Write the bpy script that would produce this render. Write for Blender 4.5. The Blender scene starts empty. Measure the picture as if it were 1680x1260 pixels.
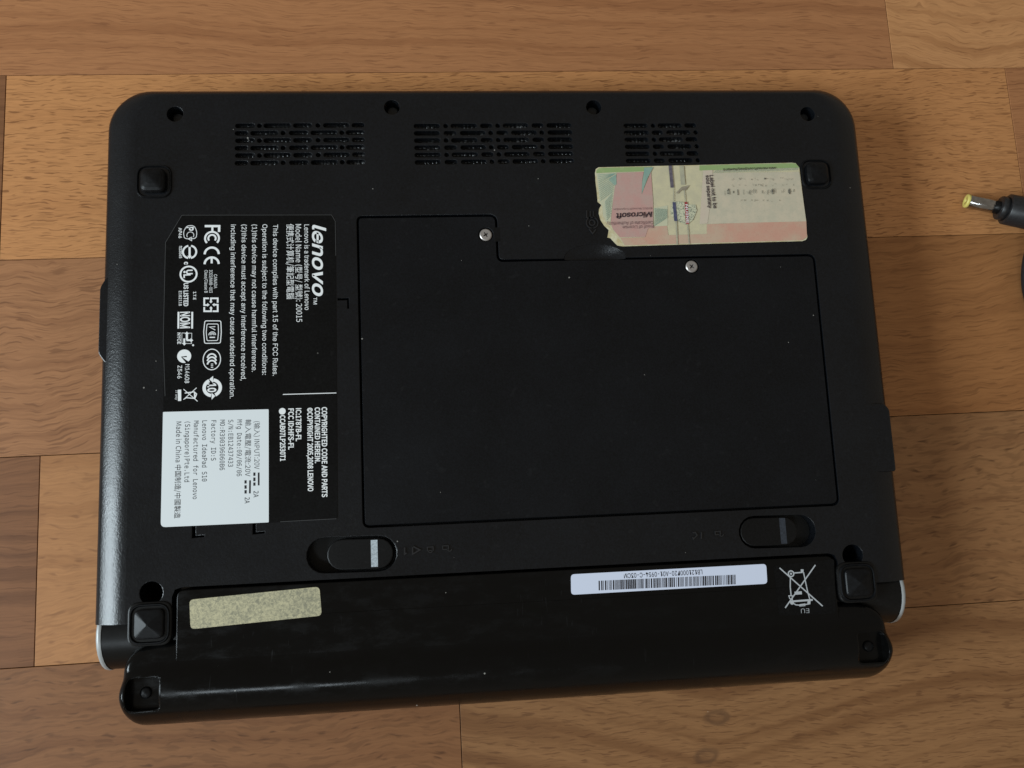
import bpy, math, random
from mathutils import Vector
from mathutils.geometry import tessellate_polygon

# ---------------------------------------------------------------- camera, world, lights
S = 0.001                                   # everything below is measured in millimetres
scene = bpy.context.scene
col = scene.collection
rad = math.radians

cam_data = bpy.data.cameras.new('camera')
cam_data.sensor_width = 36.0
cam_data.lens = 28.030
cam_data.clip_start = 0.005
cam_data.clip_end = 20.0
cam = bpy.data.objects.new('camera', cam_data)
cam.location = (-19.5 * S, -50.0 * S, 268.0 * S)
cam.rotation_euler = (rad(8.1125), rad(-4.4861), rad(-2.5349))
col.objects.link(cam)
scene.camera = cam

world = bpy.data.worlds.new('World')
scene.world = world
world.use_nodes = True
bg = world.node_tree.nodes['Background']
bg.inputs['Color'].default_value = (1.0, 0.89, 0.74, 1)
bg.inputs['Strength'].default_value = 0.255

def area(name, loc, target, size_x, size_y, power, color):
    d = bpy.data.lights.new(name, 'AREA')
    d.shape = 'RECTANGLE'
    d.size, d.size_y, d.energy, d.color = size_x, size_y, power, color
    o = bpy.data.objects.new(name, d)
    o.location = loc
    o.rotation_euler = (Vector(target) - Vector(loc)).to_track_quat('-Z', 'Y').to_euler()
    col.objects.link(o)
    return o

area('window_light', (-1.28, -0.27, 0.78), (0, 0, 0), 0.72, 0.40, 25.5, (0.80, 0.93, 1.0))
area('battery_highlight_light', (-0.75, -1.35, 2.0), (0, 0, 0), 0.9, 0.30, 11.0, (0.80, 0.92, 1.0))  # added lamp without a known source, draws the highlight along the battery roll

vs = scene.view_settings
vs.view_transform = 'Standard'
vs.look = 'None'
vs.exposure = 0.0
vs.gamma = 1.0
scene.cycles.max_bounces = 6
scene.cycles.use_denoising = True

# ---------------------------------------------------------------- node helpers
class N:
    def __init__(self, name):
        self.m = bpy.data.materials.new(name)
        self.m.use_nodes = True
        self.t = self.m.node_tree
        self.b = self.t.nodes['Principled BSDF']
        self.co = self.t.nodes.new('ShaderNodeTexCoord').outputs['Object']
    def new(self, kind, **kw):
        n = self.t.nodes.new(kind)
        for k, v in kw.items():
            setattr(n, k, v)
        return n
    def put(self, sock, v):
        if isinstance(v, bpy.types.NodeSocket):
            self.t.links.new(v, sock)
        elif isinstance(v, (tuple, list)) and len(v) == 3 and sock.type == 'RGBA':
            sock.default_value = (*v, 1)
        else:
            sock.default_value = v
    def math(self, op, a, b=0.0, c=0.0, clamp=False):
        n = self.new('ShaderNodeMath', operation=op, use_clamp=clamp)
        self.put(n.inputs[0], a); self.put(n.inputs[1], b); self.put(n.inputs[2], c)
        return n.outputs[0]
    def map(self, vec, scale=(1, 1, 1), loc=(0, 0, 0), rot=(0, 0, 0)):
        n = self.new('ShaderNodeMapping')
        self.put(n.inputs['Vector'], vec)
        n.inputs['Scale'].default_value = scale
        n.inputs['Location'].default_value = loc
        n.inputs['Rotation'].default_value = rot
        return n.outputs[0]
    def noise(self, vec, scale=1.0, detail=2.0, rough=0.5, dist=0.0):
        n = self.new('ShaderNodeTexNoise')
        self.put(n.inputs['Vector'], vec)
        n.inputs['Scale'].default_value = scale
        n.inputs['Detail'].default_value = detail
        n.inputs['Roughness'].default_value = rough
        n.inputs['Distortion'].default_value = dist
        return n.outputs['Fac']
    def voronoi(self, vec, scale, feature='F1', rnd=1.0):
        n = self.new('ShaderNodeTexVoronoi', feature=feature)
        self.put(n.inputs['Vector'], vec)
        n.inputs['Scale'].default_value = scale
        n.inputs['Randomness'].default_value = rnd
        return n.outputs
    def step(self, v, a, b):
        n = self.new('ShaderNodeMapRange', interpolation_type='SMOOTHSTEP')
        self.put(n.inputs['Value'], v)
        n.inputs['From Min'].default_value = a
        n.inputs['From Max'].default_value = b
        return n.outputs[0]
    def mix(self, f, a, b, mode='MIX'):
        n = self.new('ShaderNodeMix', data_type='RGBA', blend_type=mode)
        self.put(n.inputs['Factor'], f)
        self.put(n.inputs[6], a); self.put(n.inputs[7], b)
        return n.outputs[2]
    def bump(self, h, strength, dist, normal=None):
        n = self.new('ShaderNodeBump')
        n.inputs['Strength'].default_value = strength
        n.inputs['Distance'].default_value = dist
        self.put(n.inputs['Height'], h)
        if normal is not None:
            self.put(n.inputs['Normal'], normal)
        return n.outputs[0]
    def xyz(self, v):
        n = self.new('ShaderNodeSeparateXYZ'); self.put(n.inputs[0], v)
        return n.outputs
    def comb(self, x, y, z=0.0):
        n = self.new('ShaderNodeCombineXYZ')
        self.put(n.inputs[0], x); self.put(n.inputs[1], y); self.put(n.inputs[2], z)
        return n.outputs[0]
    def out(self, color=None, rough=None, spec=None, metal=None, normal=None, coat=None):
        for k, v in (('Base Color', color), ('Roughness', rough), ('Specular IOR Level', spec),
                     ('Metallic', metal), ('Normal', normal), ('Coat Weight', coat)):
            if v is not None:
                self.put(self.b.inputs[k], v)
        return self.m

def plain(name, color, rough=0.5, spec=0.5, metal=0.0):
    n = N(name)
    return n.out(color, rough, spec, metal)

def dust_mask(n, scale=230.0, size=0.060, keep=0.70):
    """tiny stray specks of dust and lint"""
    v = n.voronoi(n.map(n.co, (1.0, 1.0, 0.02)), scale)
    on = n.math('GREATER_THAN', n.xyz(v['Color'])[0], keep)
    d = n.math('LESS_THAN', v['Distance'], n.math('MULTIPLY', n.xyz(v['Color'])[1], size))
    return n.math('MULTIPLY', on, d)

def black_plastic(name, base, rough, grain, strength, dust=0.12, spec=0.4, gscale=1500.0):
    n = N(name)
    g = n.noise(n.co, gscale, 2.0, 0.6)
    g2 = n.noise(n.co, gscale * 0.42, 1.0, 0.5)
    h = n.math('ADD', g, n.math('MULTIPLY', g2, 0.6))
    smear = n.noise(n.map(n.co, (1, 1, 1)), 28.0, 4.0, 0.65)
    dm = n.math('MULTIPLY', dust_mask(n), dust)
    mott = n.math('MULTIPLY_ADD', g, 1.5, n.math('MULTIPLY', n.math('SUBTRACT', n.noise(n.co, 45.0, 4.0, 0.65), 0.5), 0.9))
    c0 = n.mix(n.math('ADD', mott, -0.25, clamp=True), tuple(v * 0.45 for v in base), tuple(v * 1.7 for v in base))
    c = n.mix(dm, c0, (0.75, 0.72, 0.66))
    fl = n.step(n.noise(n.co, 420.0, 1.0, 0.5), 0.66, 0.80)
    c = n.mix(n.math('MULTIPLY', fl, 0.003), c, (0.8, 0.8, 0.8))
    r = n.math('ADD', n.math('MULTIPLY', n.math('SUBTRACT', smear, 0.5), 0.22), rough)
    return n.out(c, r, spec, normal=n.bump(h, strength, grain))

M = {}
M['case'] = black_plastic('black textured plastic', (0.0034, 0.0041, 0.0054), 0.27, 0.00011, 0.42, spec=0.33, dust=0.30, gscale=1900.0)
M['panel'] = black_plastic('black panel plastic', (0.0034, 0.0039, 0.0050), 0.33, 0.00007, 0.40, spec=0.23, dust=0.30, gscale=2300.0)
M['inner'] = plain('black inside plastic', (0.006, 0.006, 0.006), 0.6, 0.3)
M['rubber'] = black_plastic('black rubber', (0.0038, 0.0040, 0.0046), 0.40, 0.00006, 0.3, dust=0.3, gscale=900, spec=0.16)
M['hinge'] = black_plastic('black satin hinge plastic', (0.0035, 0.0035, 0.0035), 0.36, 0.00003, 0.2, spec=0.22)
M['latch'] = black_plastic('black slider plastic', (0.0032, 0.0032, 0.0034), 0.40, 0.00005, 0.2, spec=0.2)
M['relief'] = plain('moulded plastic ridge', (0.010, 0.011, 0.013), 0.28, 0.6)
M['lid'] = plain('black glossy lid', (0.012, 0.012, 0.012), 0.25)
M['silver'] = plain('silver painted cap', (0.34, 0.35, 0.35), 0.42, 0.4, 0.2)
M['stripe'] = None

def battery_mat():
    n = N('glossy black battery plastic')
    scr = n.step(n.noise(n.map(n.co, (1500, 190, 60), rot=(0, 0, 0.6)), 1.0, 2.0, 0.6), 0.69, 0.73)
    scr2 = n.step(n.noise(n.map(n.co, (1700, 150, 60), (3, 1, 2), (0, 0, -0.35)), 1.0, 1.0, 0.5), 0.72, 0.76)
    gate = n.step(n.noise(n.co, 38.0, 2.0, 0.5), 0.47, 0.62)
    wear = n.math('MULTIPLY', n.math('MAXIMUM', scr, scr2), gate)
    dm = n.math('MULTIPLY', dust_mask(n, 200.0, 0.06, 0.66), 0.3)
    c = n.mix(n.math('MULTIPLY', wear, 0.0015), (0.0022, 0.0022, 0.0022), (0.6, 0.6, 0.6))
    c = n.mix(dm, c, (0.8, 0.78, 0.7))
    r = n.math('ADD', 0.15, n.math('ADD', n.math('MULTIPLY', wear, 0.2), n.math('MULTIPLY', n.step(n.noise(n.map(n.co, (1.0, 2.2, 1.0)), 85.0, 5.0, 0.7), 0.40, 0.66), 0.20)))
    g = n.noise(n.co, 520.0, 4.0, 0.65)
    return n.out(c, r, 0.18, normal=n.bump(g, 0.22, 0.00008))
M['battery'] = battery_mat()

def mesh_mat():
    n = N('dust mesh behind vents')
    v = n.voronoi(n.map(n.co, (1, 1, 0.0)), 760.0, 'F1', 0.35)
    dot = n.step(v['Distance'], 0.48, 0.30)
    lit = n.step(n.noise(n.co, 120.0, 2.0, 0.5), 0.44, 0.70)
    k = n.math('MULTIPLY', dot, lit)  # paler dots: glints of the mesh painted into its colour
    return n.out(n.mix(k, (0.003, 0.003, 0.003), (0.10, 0.10, 0.10)), 0.30, 0.35,
                 normal=n.bump(dot, 0.6, 0.0004))
M['mesh'] = mesh_mat()

def screw_mat():
    n = N('nickel plated screw steel')
    w = n.noise(n.co, 900.0, 3.0, 0.6)
    return n.out(n.mix(w, (0.30, 0.27, 0.25), (0.48, 0.45, 0.43)), 0.38, 0.5, 0.6)
M['screw'] = screw_mat()
M['deep_screw'] = plain('blackened screw steel', (0.02, 0.02, 0.02), 0.35, 0.5, 0.6)
M['recess'] = plain('dark screw recess', (0.03, 0.02, 0.014), 0.4, 0.5, 0.3)

def paper(name, base, amount=0.06, scale=350.0, rough=0.55, spec=0.3):
    n = N(name)
    a = n.noise(n.co, scale, 4.0, 0.65)
    b = n.noise(n.co, scale * 0.12, 3.0, 0.6)
    f = n.math('MULTIPLY', n.math('ADD', n.math('SUBTRACT', a, 0.5), n.math('SUBTRACT', b, 0.5)), amount * 4)
    c = n.mix(n.math('ADD', 0.5, f, clamp=True), tuple(x * (1 - amount * 2.5) for x in base), tuple(min(1, x * (1 + amount * 1.2)) for x in base))
    return n.out(c, rough, spec, normal=n.bump(a, 0.1, 0.00006))

M['label_black'] = black_plastic('black satin label film', (0.0030, 0.0031, 0.0033), 0.30, 0.00003, 0.15, dust=0.10, spec=0.16)
M['label_edge'] = plain('worn label edge', (0.05, 0.05, 0.05), 0.6, 0.3)
M['print_white'] = paper('white label print', (0.78, 0.79, 0.79), 0.05, 900.0)
M['paper_white'] = paper('white label paper', (0.68, 0.715, 0.73), 0.015, 200.0)
M['ink_grey'] = paper('dark grey printer ink', (0.050, 0.053, 0.060), 0.12, 1400.0)
M['ink_black'] = paper('black printer ink', (0.014, 0.013, 0.016), 0.1, 1400.0)
M['paper_blue'] = paper('bluish white label paper', (0.62, 0.665, 0.80), 0.012, 200.0)
M['silver_print'] = plain('silver grey print', (0.42, 0.44, 0.46), 0.5, 0.4)

def beige_mat():
    n = N('worn speckled beige sticker')
    a = n.noise(n.co, 1250.0, 3.0, 0.65, 0.8)
    b = n.noise(n.co, 60.0, 3.0, 0.6)
    k = n.step(n.math('ADD', a, n.math('MULTIPLY', n.math('SUBTRACT', b, 0.5), 0.6)), 0.30, 0.76)
    c = n.mix(k, (0.50, 0.455, 0.285), (0.225, 0.215, 0.150))
    return n.out(c, 0.6, 0.3, normal=n.bump(a, 0.25, 0.0001))
M['beige'] = beige_mat()

def stripe_mat(name, c):
    n = N(name)
    a = n.noise(n.co, 1800.0, 2.0, 0.7)
    return n.out(n.mix(n.step(a, 0.3, 0.7), tuple(x * 0.6 for x in c), c), 0.5, 0.4)
M['stripe'] = stripe_mat('pale blue grey stripe paint', (0.46, 0.52, 0.56))
M['stripe_dim'] = stripe_mat('dull blue grey stripe paint', (0.030, 0.036, 0.048))

# licence label inks: same paper fibre, different tints
def tint(name, c, other=None, scale=240.0, lo=0.35, hi=0.65, fib=0.12):
    n = N(name)
    a = n.noise(n.co, scale, 4.0, 0.65)
    b = n.noise(n.co, 1500.0, 2.0, 0.6)
    cc = n.mix(n.step(a, lo, hi), c, other or tuple(x * 0.9 for x in c))
    cc = n.mix(n.math('MULTIPLY', n.step(b, 0.52, 0.72), fib), cc, tuple(x * 0.45 for x in c))
    return n.out(cc, 0.5, 0.35, normal=n.bump(n.noise(n.co, 90.0, 3.0, 0.6), 0.25, 0.0002))
M['coa_paper'] = tint('licence label paper', (0.572, 0.512, 0.331), (0.502, 0.456, 0.310))
M['coa_grey'] = tint('licence label grey field', (0.546, 0.473, 0.353), (0.484, 0.439, 0.331))
M['coa_blush'] = tint('licence label blush stripe', (0.554, 0.456, 0.361), (0.546, 0.473, 0.365))
M['coa_torn'] = tint('torn label fibre', (0.634, 0.585, 0.404), (0.493, 0.413, 0.224), 420.0)
M['coa_green'] = tint('licence label green band', (0.273, 0.370, 0.155), (0.466, 0.464, 0.241), 60.0, 0.52, 0.68)
M['coa_pink'] = tint('licence label pink field', (0.484, 0.280, 0.245), (0.458, 0.310, 0.267))
M['coa_salmon'] = tint('licence label salmon band', (0.537, 0.297, 0.219), (0.510, 0.370, 0.267), 90.0)
M['coa_teal'] = tint('licence label teal ink', (0.21, 0.33, 0.28), (0.28, 0.38, 0.30))
M['coa_pale'] = tint('licence label pale teal field', (0.493, 0.494, 0.353), (0.519, 0.507, 0.353))
M['coa_purple'] = tint('security thread dark ink', (0.10, 0.085, 0.11), (0.15, 0.13, 0.15), 700.0)
M['coa_thread'] = tint('security thread grey', (0.33, 0.31, 0.24), (0.42, 0.40, 0.28), 300.0)
M['coa_red'] = tint('security thread red ink', (0.36, 0.045, 0.045), (0.28, 0.05, 0.05), 500.0)
M['coa_blue'] = tint('security thread blue ink', (0.06, 0.065, 0.12), (0.10, 0.10, 0.16), 700.0)
M['coa_brown'] = tint('exposed thread brown', (0.24, 0.20, 0.15), (0.34, 0.30, 0.22), 500.0)
M['coa_ink'] = paper('licence label dark ink', (0.045, 0.028, 0.035), 0.1, 1400.0)
M['coa_ink_soft'] = paper('licence label soft ink', (0.22, 0.13, 0.13), 0.1, 1400.0)
M['coa_faded'] = tint('faded barcode ink', (0.10, 0.095, 0.08), (0.32, 0.30, 0.23), 900.0, 0.40, 0.60)
M['coa_smudge'] = tint('speckled security print', (0.13, 0.15, 0.12), (0.56, 0.55, 0.39), 1900.0, 0.32, 0.58)

M['plug_tip'] = plain('pale yellow plastic tip', (0.62, 0.53, 0.14), 0.4)
def barrel_mat():
    n = N('scratched chrome plug barrel')
    w = n.noise(n.co, 700.0, 4.0, 0.7)
    return n.out(n.mix(w, (0.16, 0.155, 0.15), (0.58, 0.57, 0.56)), n.math('MULTIPLY', n.noise(n.co, 300.0, 3.0, 0.6), 0.36), 0.5, 1.0,
                 normal=n.bump(n.noise(n.co, 420.0, 3.0, 0.6), 0.35, 0.0003))
M['barrel'] = barrel_mat()
M['plug_black'] = black_plastic('black moulded plug rubber', (0.012, 0.012, 0.013), 0.38, 0.00004, 0.2)
M['cable'] = black_plastic('black cable sheath', (0.008, 0.010, 0.013), 0.42, 0.00004, 0.2)

# ---------------------------------------------------------------- wood
def wood(name, light, dark, fleck=(0.10, 0.055, 0.025), amt=0.8, fx=170.0, fy=1000.0, th=0.60, band=0.5,
         bx=7.0, by=105.0, seed=0.0, tilt=0.0, wob=0.006, vees=(), blotch=0.0, edge=0.075):
    n = N(name)
    p = n.map(n.co, (1, 1, 1), (seed, seed * 0.37, 0), (0, 0, tilt))
    loc = n.xyz(n.co)
    sx, sy, sz = n.xyz(p)
    w1 = n.math('MULTIPLY', n.math('SUBTRACT', n.noise(p, 13.0, 2.0, 0.5), 0.5), wob * 2)
    w2 = n.math('MULTIPLY', n.math('SUBTRACT', n.noise(p, 75.0, 2.0, 0.5), 0.5), wob * 0.42)
    w3 = n.math('MULTIPLY', n.math('SUBTRACT', n.noise(p, 260.0, 1.0, 0.5), 0.5), 0.0009)
    y = n.math('ADD', n.math('ADD', sy, w3), n.math('ADD', w1, w2))
    yb = y
    knot = None
    for (kx, ky, slope, s) in vees:          # grain bending round a knot, in plank coordinates (metres)
        dx = n.math('SUBTRACT', loc[0], kx)
        dy = n.math('SUBTRACT', loc[1], ky)
        ax = n.math('SQRT', n.math('ADD', n.math('MULTIPLY', dx, dx), s * s))
        fall = n.step(ax, 0.22, 0.03)
        yb = n.math('SUBTRACT', yb, n.math('MULTIPLY', n.math('MULTIPLY', ax, slope), fall))
        if slope:
            q = n.math('SQRT', n.math('ADD', n.math('MULTIPLY', n.math('MULTIPLY', dx, dx), 0.35), n.math('MULTIPLY', dy, dy)))
            q = n.math('ADD', q, n.math('MULTIPLY', n.math('SUBTRACT', n.noise(p, 300.0, 2.0, 0.5), 0.5), 0.0020))
            ring = n.math('MULTIPLY', n.step(q, 0.0030, 0.0019), n.math('SUBTRACT', 1.0, n.math('MULTIPLY', n.step(q, 0.0017, 0.0009), 0.62)))
            knot = ring if knot is None else n.math('MAXIMUM', knot, ring)
    b = n.noise(n.comb(n.math('MULTIPLY', sx, bx), n.math('MULTIPLY', yb, by)), 1.0, 3.0, 0.5)
    bands = n.math('MULTIPLY', n.step(b, 0.46, 0.66), band)
    b2 = n.noise(n.comb(n.math('MULTIPLY', sx, bx * 2.6), n.math('MULTIPLY', yb, by * 3.1)), 1.0, 2.0, 0.55)
    streak = n.math('MULTIPLY', n.step(b2, 0.48, 0.72), band * 0.55)
    broad = n.noise(n.comb(n.math('MULTIPLY', sx, 5.0), n.math('MULTIPLY', yb, 32.0)), 1.0, 2.0, 0.5)
    fine = n.noise(n.comb(n.math('MULTIPLY', sx, 110.0), n.math('MULTIPLY', y, 1700.0)), 1.0, 3.0, 0.65)
    fl = n.noise(n.comb(n.math('MULTIPLY', sx, fx), n.math('MULTIPLY', y, fy)), 1.0, 1.0, 0.5)
    fs = n.noise(n.comb(n.math('MULTIPLY', sx, fx * 0.8), n.math('MULTIPLY', y, fy * 1.15), 3.7), 1.0, 1.0, 0.5)
    gate = n.math('MULTIPLY_ADD', n.step(n.noise(p, 34.0, 2.0, 0.5), 0.30, 0.62), 0.35, 0.65)
    soft = n.math('MULTIPLY', n.step(fs, th - 0.06, th + 0.08), amt * 0.36)
    flm = n.math('MAXIMUM', soft, n.math('MULTIPLY', n.math('MULTIPLY', n.step(fl, th, th + edge), gate), amt))
    c = n.mix(n.math('MAXIMUM', bands, streak), light, dark)
    c = n.mix(n.math('MULTIPLY', n.step(broad, 0.45, 0.75), 0.35 * (band + 0.3)), c, tuple(0.5 * (a + d) for a, d in zip(light, dark)))
    if blotch:
        bl = n.step(n.noise(n.comb(n.math('MULTIPLY', sx, 70.0), n.math('MULTIPLY', y, 170.0)), 1.0, 3.0, 0.6), 0.62, 0.74)
        c = n.mix(n.math('MULTIPLY', bl, blotch), c, fleck)
    c = n.mix(flm, c, fleck)
    k = n.math('MULTIPLY_ADD', fine, 0.46, 0.77)
    c = n.mix(1.0, c, n.comb(k, k, k), 'MULTIPLY')
    if knot is not None:
        c = n.mix(n.math('MULTIPLY', knot, 0.55), c, (0.085, 0.042, 0.022))
    dm = n.math('MULTIPLY', dust_mask(n, 60.0, 0.030, 0.70), 0.6)
    c = n.mix(dm, c, (0.7, 0.66, 0.58))
    r = n.math('ADD', n.math('MULTIPLY', n.noise(p, 24.0, 4.0, 0.6), 0.18), 0.44)
    h = n.math('SUBTRACT', n.math('MULTIPLY', fine, 0.4), flm)
    return n.out(c, r, 0.18, normal=n.bump(h, 0.25, 0.00010))

# ---------------------------------------------------------------- mesh helpers (millimetres)
def mesh_obj(name, verts, faces, mat, parent=None, smooth=None, loc=None):
    me = bpy.data.meshes.new(name)
    me.from_pydata([(x * S, y * S, z * S) for x, y, z in verts], [], faces)
    me.materials.append(mat)
    if smooth is True:
        me.polygons.foreach_set('use_smooth', [True] * len(me.polygons))
    elif smooth is not None:
        me.polygons.foreach_set('use_smooth', smooth)
    me.update()
    o = bpy.data.objects.new(name, me)
    if loc:
        o.location = [v * S for v in loc]
    if parent:
        o.parent = parent
    col.objects.link(o)
    return o

def area2(p):
    return 0.5 * sum(p[i - 1][0] * p[i][1] - p[i][0] * p[i - 1][1] for i in range(len(p)))
def ccw(p):
    return list(p) if area2(p) > 0 else list(p)[::-1]
def offset(p, d):
    """grow (d > 0) or shrink a counter-clockwise polygon"""
    out, n = [], len(p)
    for i in range(n):
        a, b, c = p[i - 1], p[i], p[(i + 1) % n]
        e1 = (b[0] - a[0], b[1] - a[1]); e2 = (c[0] - b[0], c[1] - b[1])
        l1 = math.hypot(*e1) or 1e-9; l2 = math.hypot(*e2) or 1e-9
        n1 = (e1[1] / l1, -e1[0] / l1); n2 = (e2[1] / l2, -e2[0] / l2)
        k = 1 + n1[0] * n2[0] + n1[1] * n2[1]
        k = max(k, 0.3)
        out.append((b[0] + d * (n1[0] + n2[0]) / k, b[1] + d * (n1[1] + n2[1]) / k))
    return out
def rounded(pts, r, seg=5):
    """round the corners of a polygon; r is one radius or one for each corner"""
    out, n = [], len(pts)
    for i in range(n):
        a, b, c = Vector(pts[i - 1]), Vector(pts[i]), Vector(pts[(i + 1) % n])
        rr = r[i] if isinstance(r, (list, tuple)) else r
        u, v = (a - b), (c - b)
        rr = min(rr, u.length * 0.49, v.length * 0.49)
        if rr <= 0:
            out.append(tuple(b)); continue
        p0, p1 = b + u.normalized() * rr, b + v.normalized() * rr
        for k in range(seg + 1):
            t = k / seg
            q = p0 * (1 - t) ** 2 + b * (2 * t * (1 - t)) + p1 * t * t
            out.append((q.x, q.y))
    return out
def circle(c, r, n=20, ry=None):
    return [(c[0] + r * math.cos(2 * math.pi * k / n), c[1] + (ry or r) * math.sin(2 * math.pi * k / n)) for k in range(n)]
def stadium(x0, x1, y, r, n=6):
    p = []
    for k in range(n + 1):
        a = -math.pi / 2 + math.pi * k / n
        p.append((x1 - r + r * math.cos(a), y + r * math.sin(a)))
    for k in range(n + 1):
        a = math.pi / 2 + math.pi * k / n
        p.append((x0 + r + r * math.cos(a), y + r * math.sin(a)))
    return p
def stadium2(a, b, r, n=8):
    """stadium between two end-centre points"""
    a, b = Vector(a), Vector(b)
    d = (b - a).normalized(); t0 = math.atan2(d.y, d.x); p = []
    for k in range(n + 1):
        t = t0 - math.pi / 2 + math.pi * k / n
        p.append((b.x + r * math.cos(t), b.y + r * math.sin(t)))
    for k in range(n + 1):
        t = t0 + math.pi / 2 + math.pi * k / n
        p.append((a.x + r * math.cos(t), a.y + r * math.sin(t)))
    return p

class MB:
    def __init__(self):
        self.v, self.f, self.s = [], [], []
    def add(self, verts, faces, smooth=False):
        o = len(self.v)
        self.v += verts
        self.f += [[i + o for i in f] for f in faces]
        self.s += [smooth] * len(faces)
    def fill(self, loops, z):
        flat = [p for l in loops for p in l]
        tri = tessellate_polygon([[Vector((x, y, 0)) for x, y in l] for l in loops])
        faces = []
        for t in tri:
            a, b, c = (flat[i] for i in t)
            s = (b[0] - a[0]) * (c[1] - a[1]) - (c[0] - a[0]) * (b[1] - a[1])
            if abs(s) > 1e-9:
                faces.append(tuple(t) if s > 0 else (t[0], t[2], t[1]))
        self.add([(x, y, z) for x, y in flat], faces)
    def wall(self, l0, z0, l1, z1, inside=False, smooth=False):
        """a band between two loops of the same length; loops counter-clockwise, z0 above z1 faces outward"""
        n = len(l0)
        f = []
        for i in range(n):
            j = (i + 1) % n
            q = (i, j, n + j, n + i) if inside else (j, i, n + i, n + j)
            f.append(q)
        self.add([(x, y, z0) for x, y in l0] + [(x, y, z1) for x, y in l1], f, smooth)
    def prism(self, loop, z0, z1, bevel=0.0, smooth=True):
        """closed top at z1, sides down to z0"""
        loop = ccw(loop)
        if bevel:
            self.fill([offset(loop, -bevel)], z1)
            self.wall(offset(loop, -bevel), z1, offset(loop, -bevel * 0.3), z1 - bevel * 0.3, smooth=smooth)
            self.wall(offset(loop, -bevel * 0.3), z1 - bevel * 0.3, loop, z1 - bevel, smooth=smooth)
            self.wall(loop, z1 - bevel, loop, z0, smooth=False)
        else:
            self.fill([loop], z1)
            self.wall(loop, z1, loop, z0)
    def sheet(self, outer, holes, z, depth, bevel=0.25, edge=None):
        """a plate with real openings; outer edge optional wall depth"""
        outer = ccw(outer)
        holes = [ccw(h) for h in holes]
        big = [offset(h, bevel) for h in holes]
        top = outer if not edge else offset(outer, -bevel)
        self.fill([top] + big, z)
        if edge:
            self.wall(top, z, outer, z - bevel)
            self.wall(outer, z - bevel, outer, z - edge)
        for h, g in zip(holes, big):
            m = offset(h, bevel * 0.3)
            self.wall(g, z, m, z - bevel * 0.3, True, True)
            self.wall(m, z - bevel * 0.3, h, z - bevel, True, True)
            self.wall(h, z - bevel, h, z - depth, True, False)
    def loft(self, rings, smooth=True, closed=False):
        """quads between successive rings of 3D points"""
        n = len(rings[0]); f = []
        for r in range(len(rings) - 1):
            for i in range(n if closed else n - 1):
                j = (i + 1) % n
                f.append((r * n + i, r * n + j, (r + 1) * n + j, (r + 1) * n + i))
        self.add([p for ring in rings for p in ring], f, smooth)
    def build(self, name, mat, parent=None, loc=None):
        return mesh_obj(name, self.v, self.f, mat, parent, self.s, loc)

# ---------------------------------------------------------------- flat print
def load_font(fn):
    try:
        return bpy.data.fonts.load(bpy.utils.system_resource('DATAFILES', path='fonts') + '/' + fn)
    except Exception:
        return None
SANS, MONO, CJK = load_font('Inter.woff2'), load_font('DejaVuSansMono.woff2'), load_font('Noto Sans CJK Regular.woff2')

def glyph_mesh(s, font, bold, shear, spacing):
    c = bpy.data.curves.new('glyphs', 'FONT')
    c.body = s
    if font:
        c.font = font
    c.size = 1.0
    c.offset = bold
    c.shear = shear
    c.space_character = spacing
    c.resolution_u = 3
    c.fill_mode = 'FRONT'
    o = bpy.data.objects.new('glyphs', c)
    col.objects.link(o)
    bpy.context.view_layer.update()
    me = o.evaluated_get(bpy.context.evaluated_depsgraph_get()).to_mesh()
    v = [(p.co.x, p.co.y) for p in me.vertices]
    f = [tuple(p.vertices) for p in me.polygons]
    o.to_mesh_clear()
    bpy.data.objects.remove(o)
    bpy.data.curves.remove(c)
    return v, f
_cap = {}
def cap_height(font):
    k = font.name if font else ''
    if k not in _cap:
        v, _ = glyph_mesh('H', font, 0, 0, 1)
        _cap[k] = max(y for x, y in v)
    return _cap[k]

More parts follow.
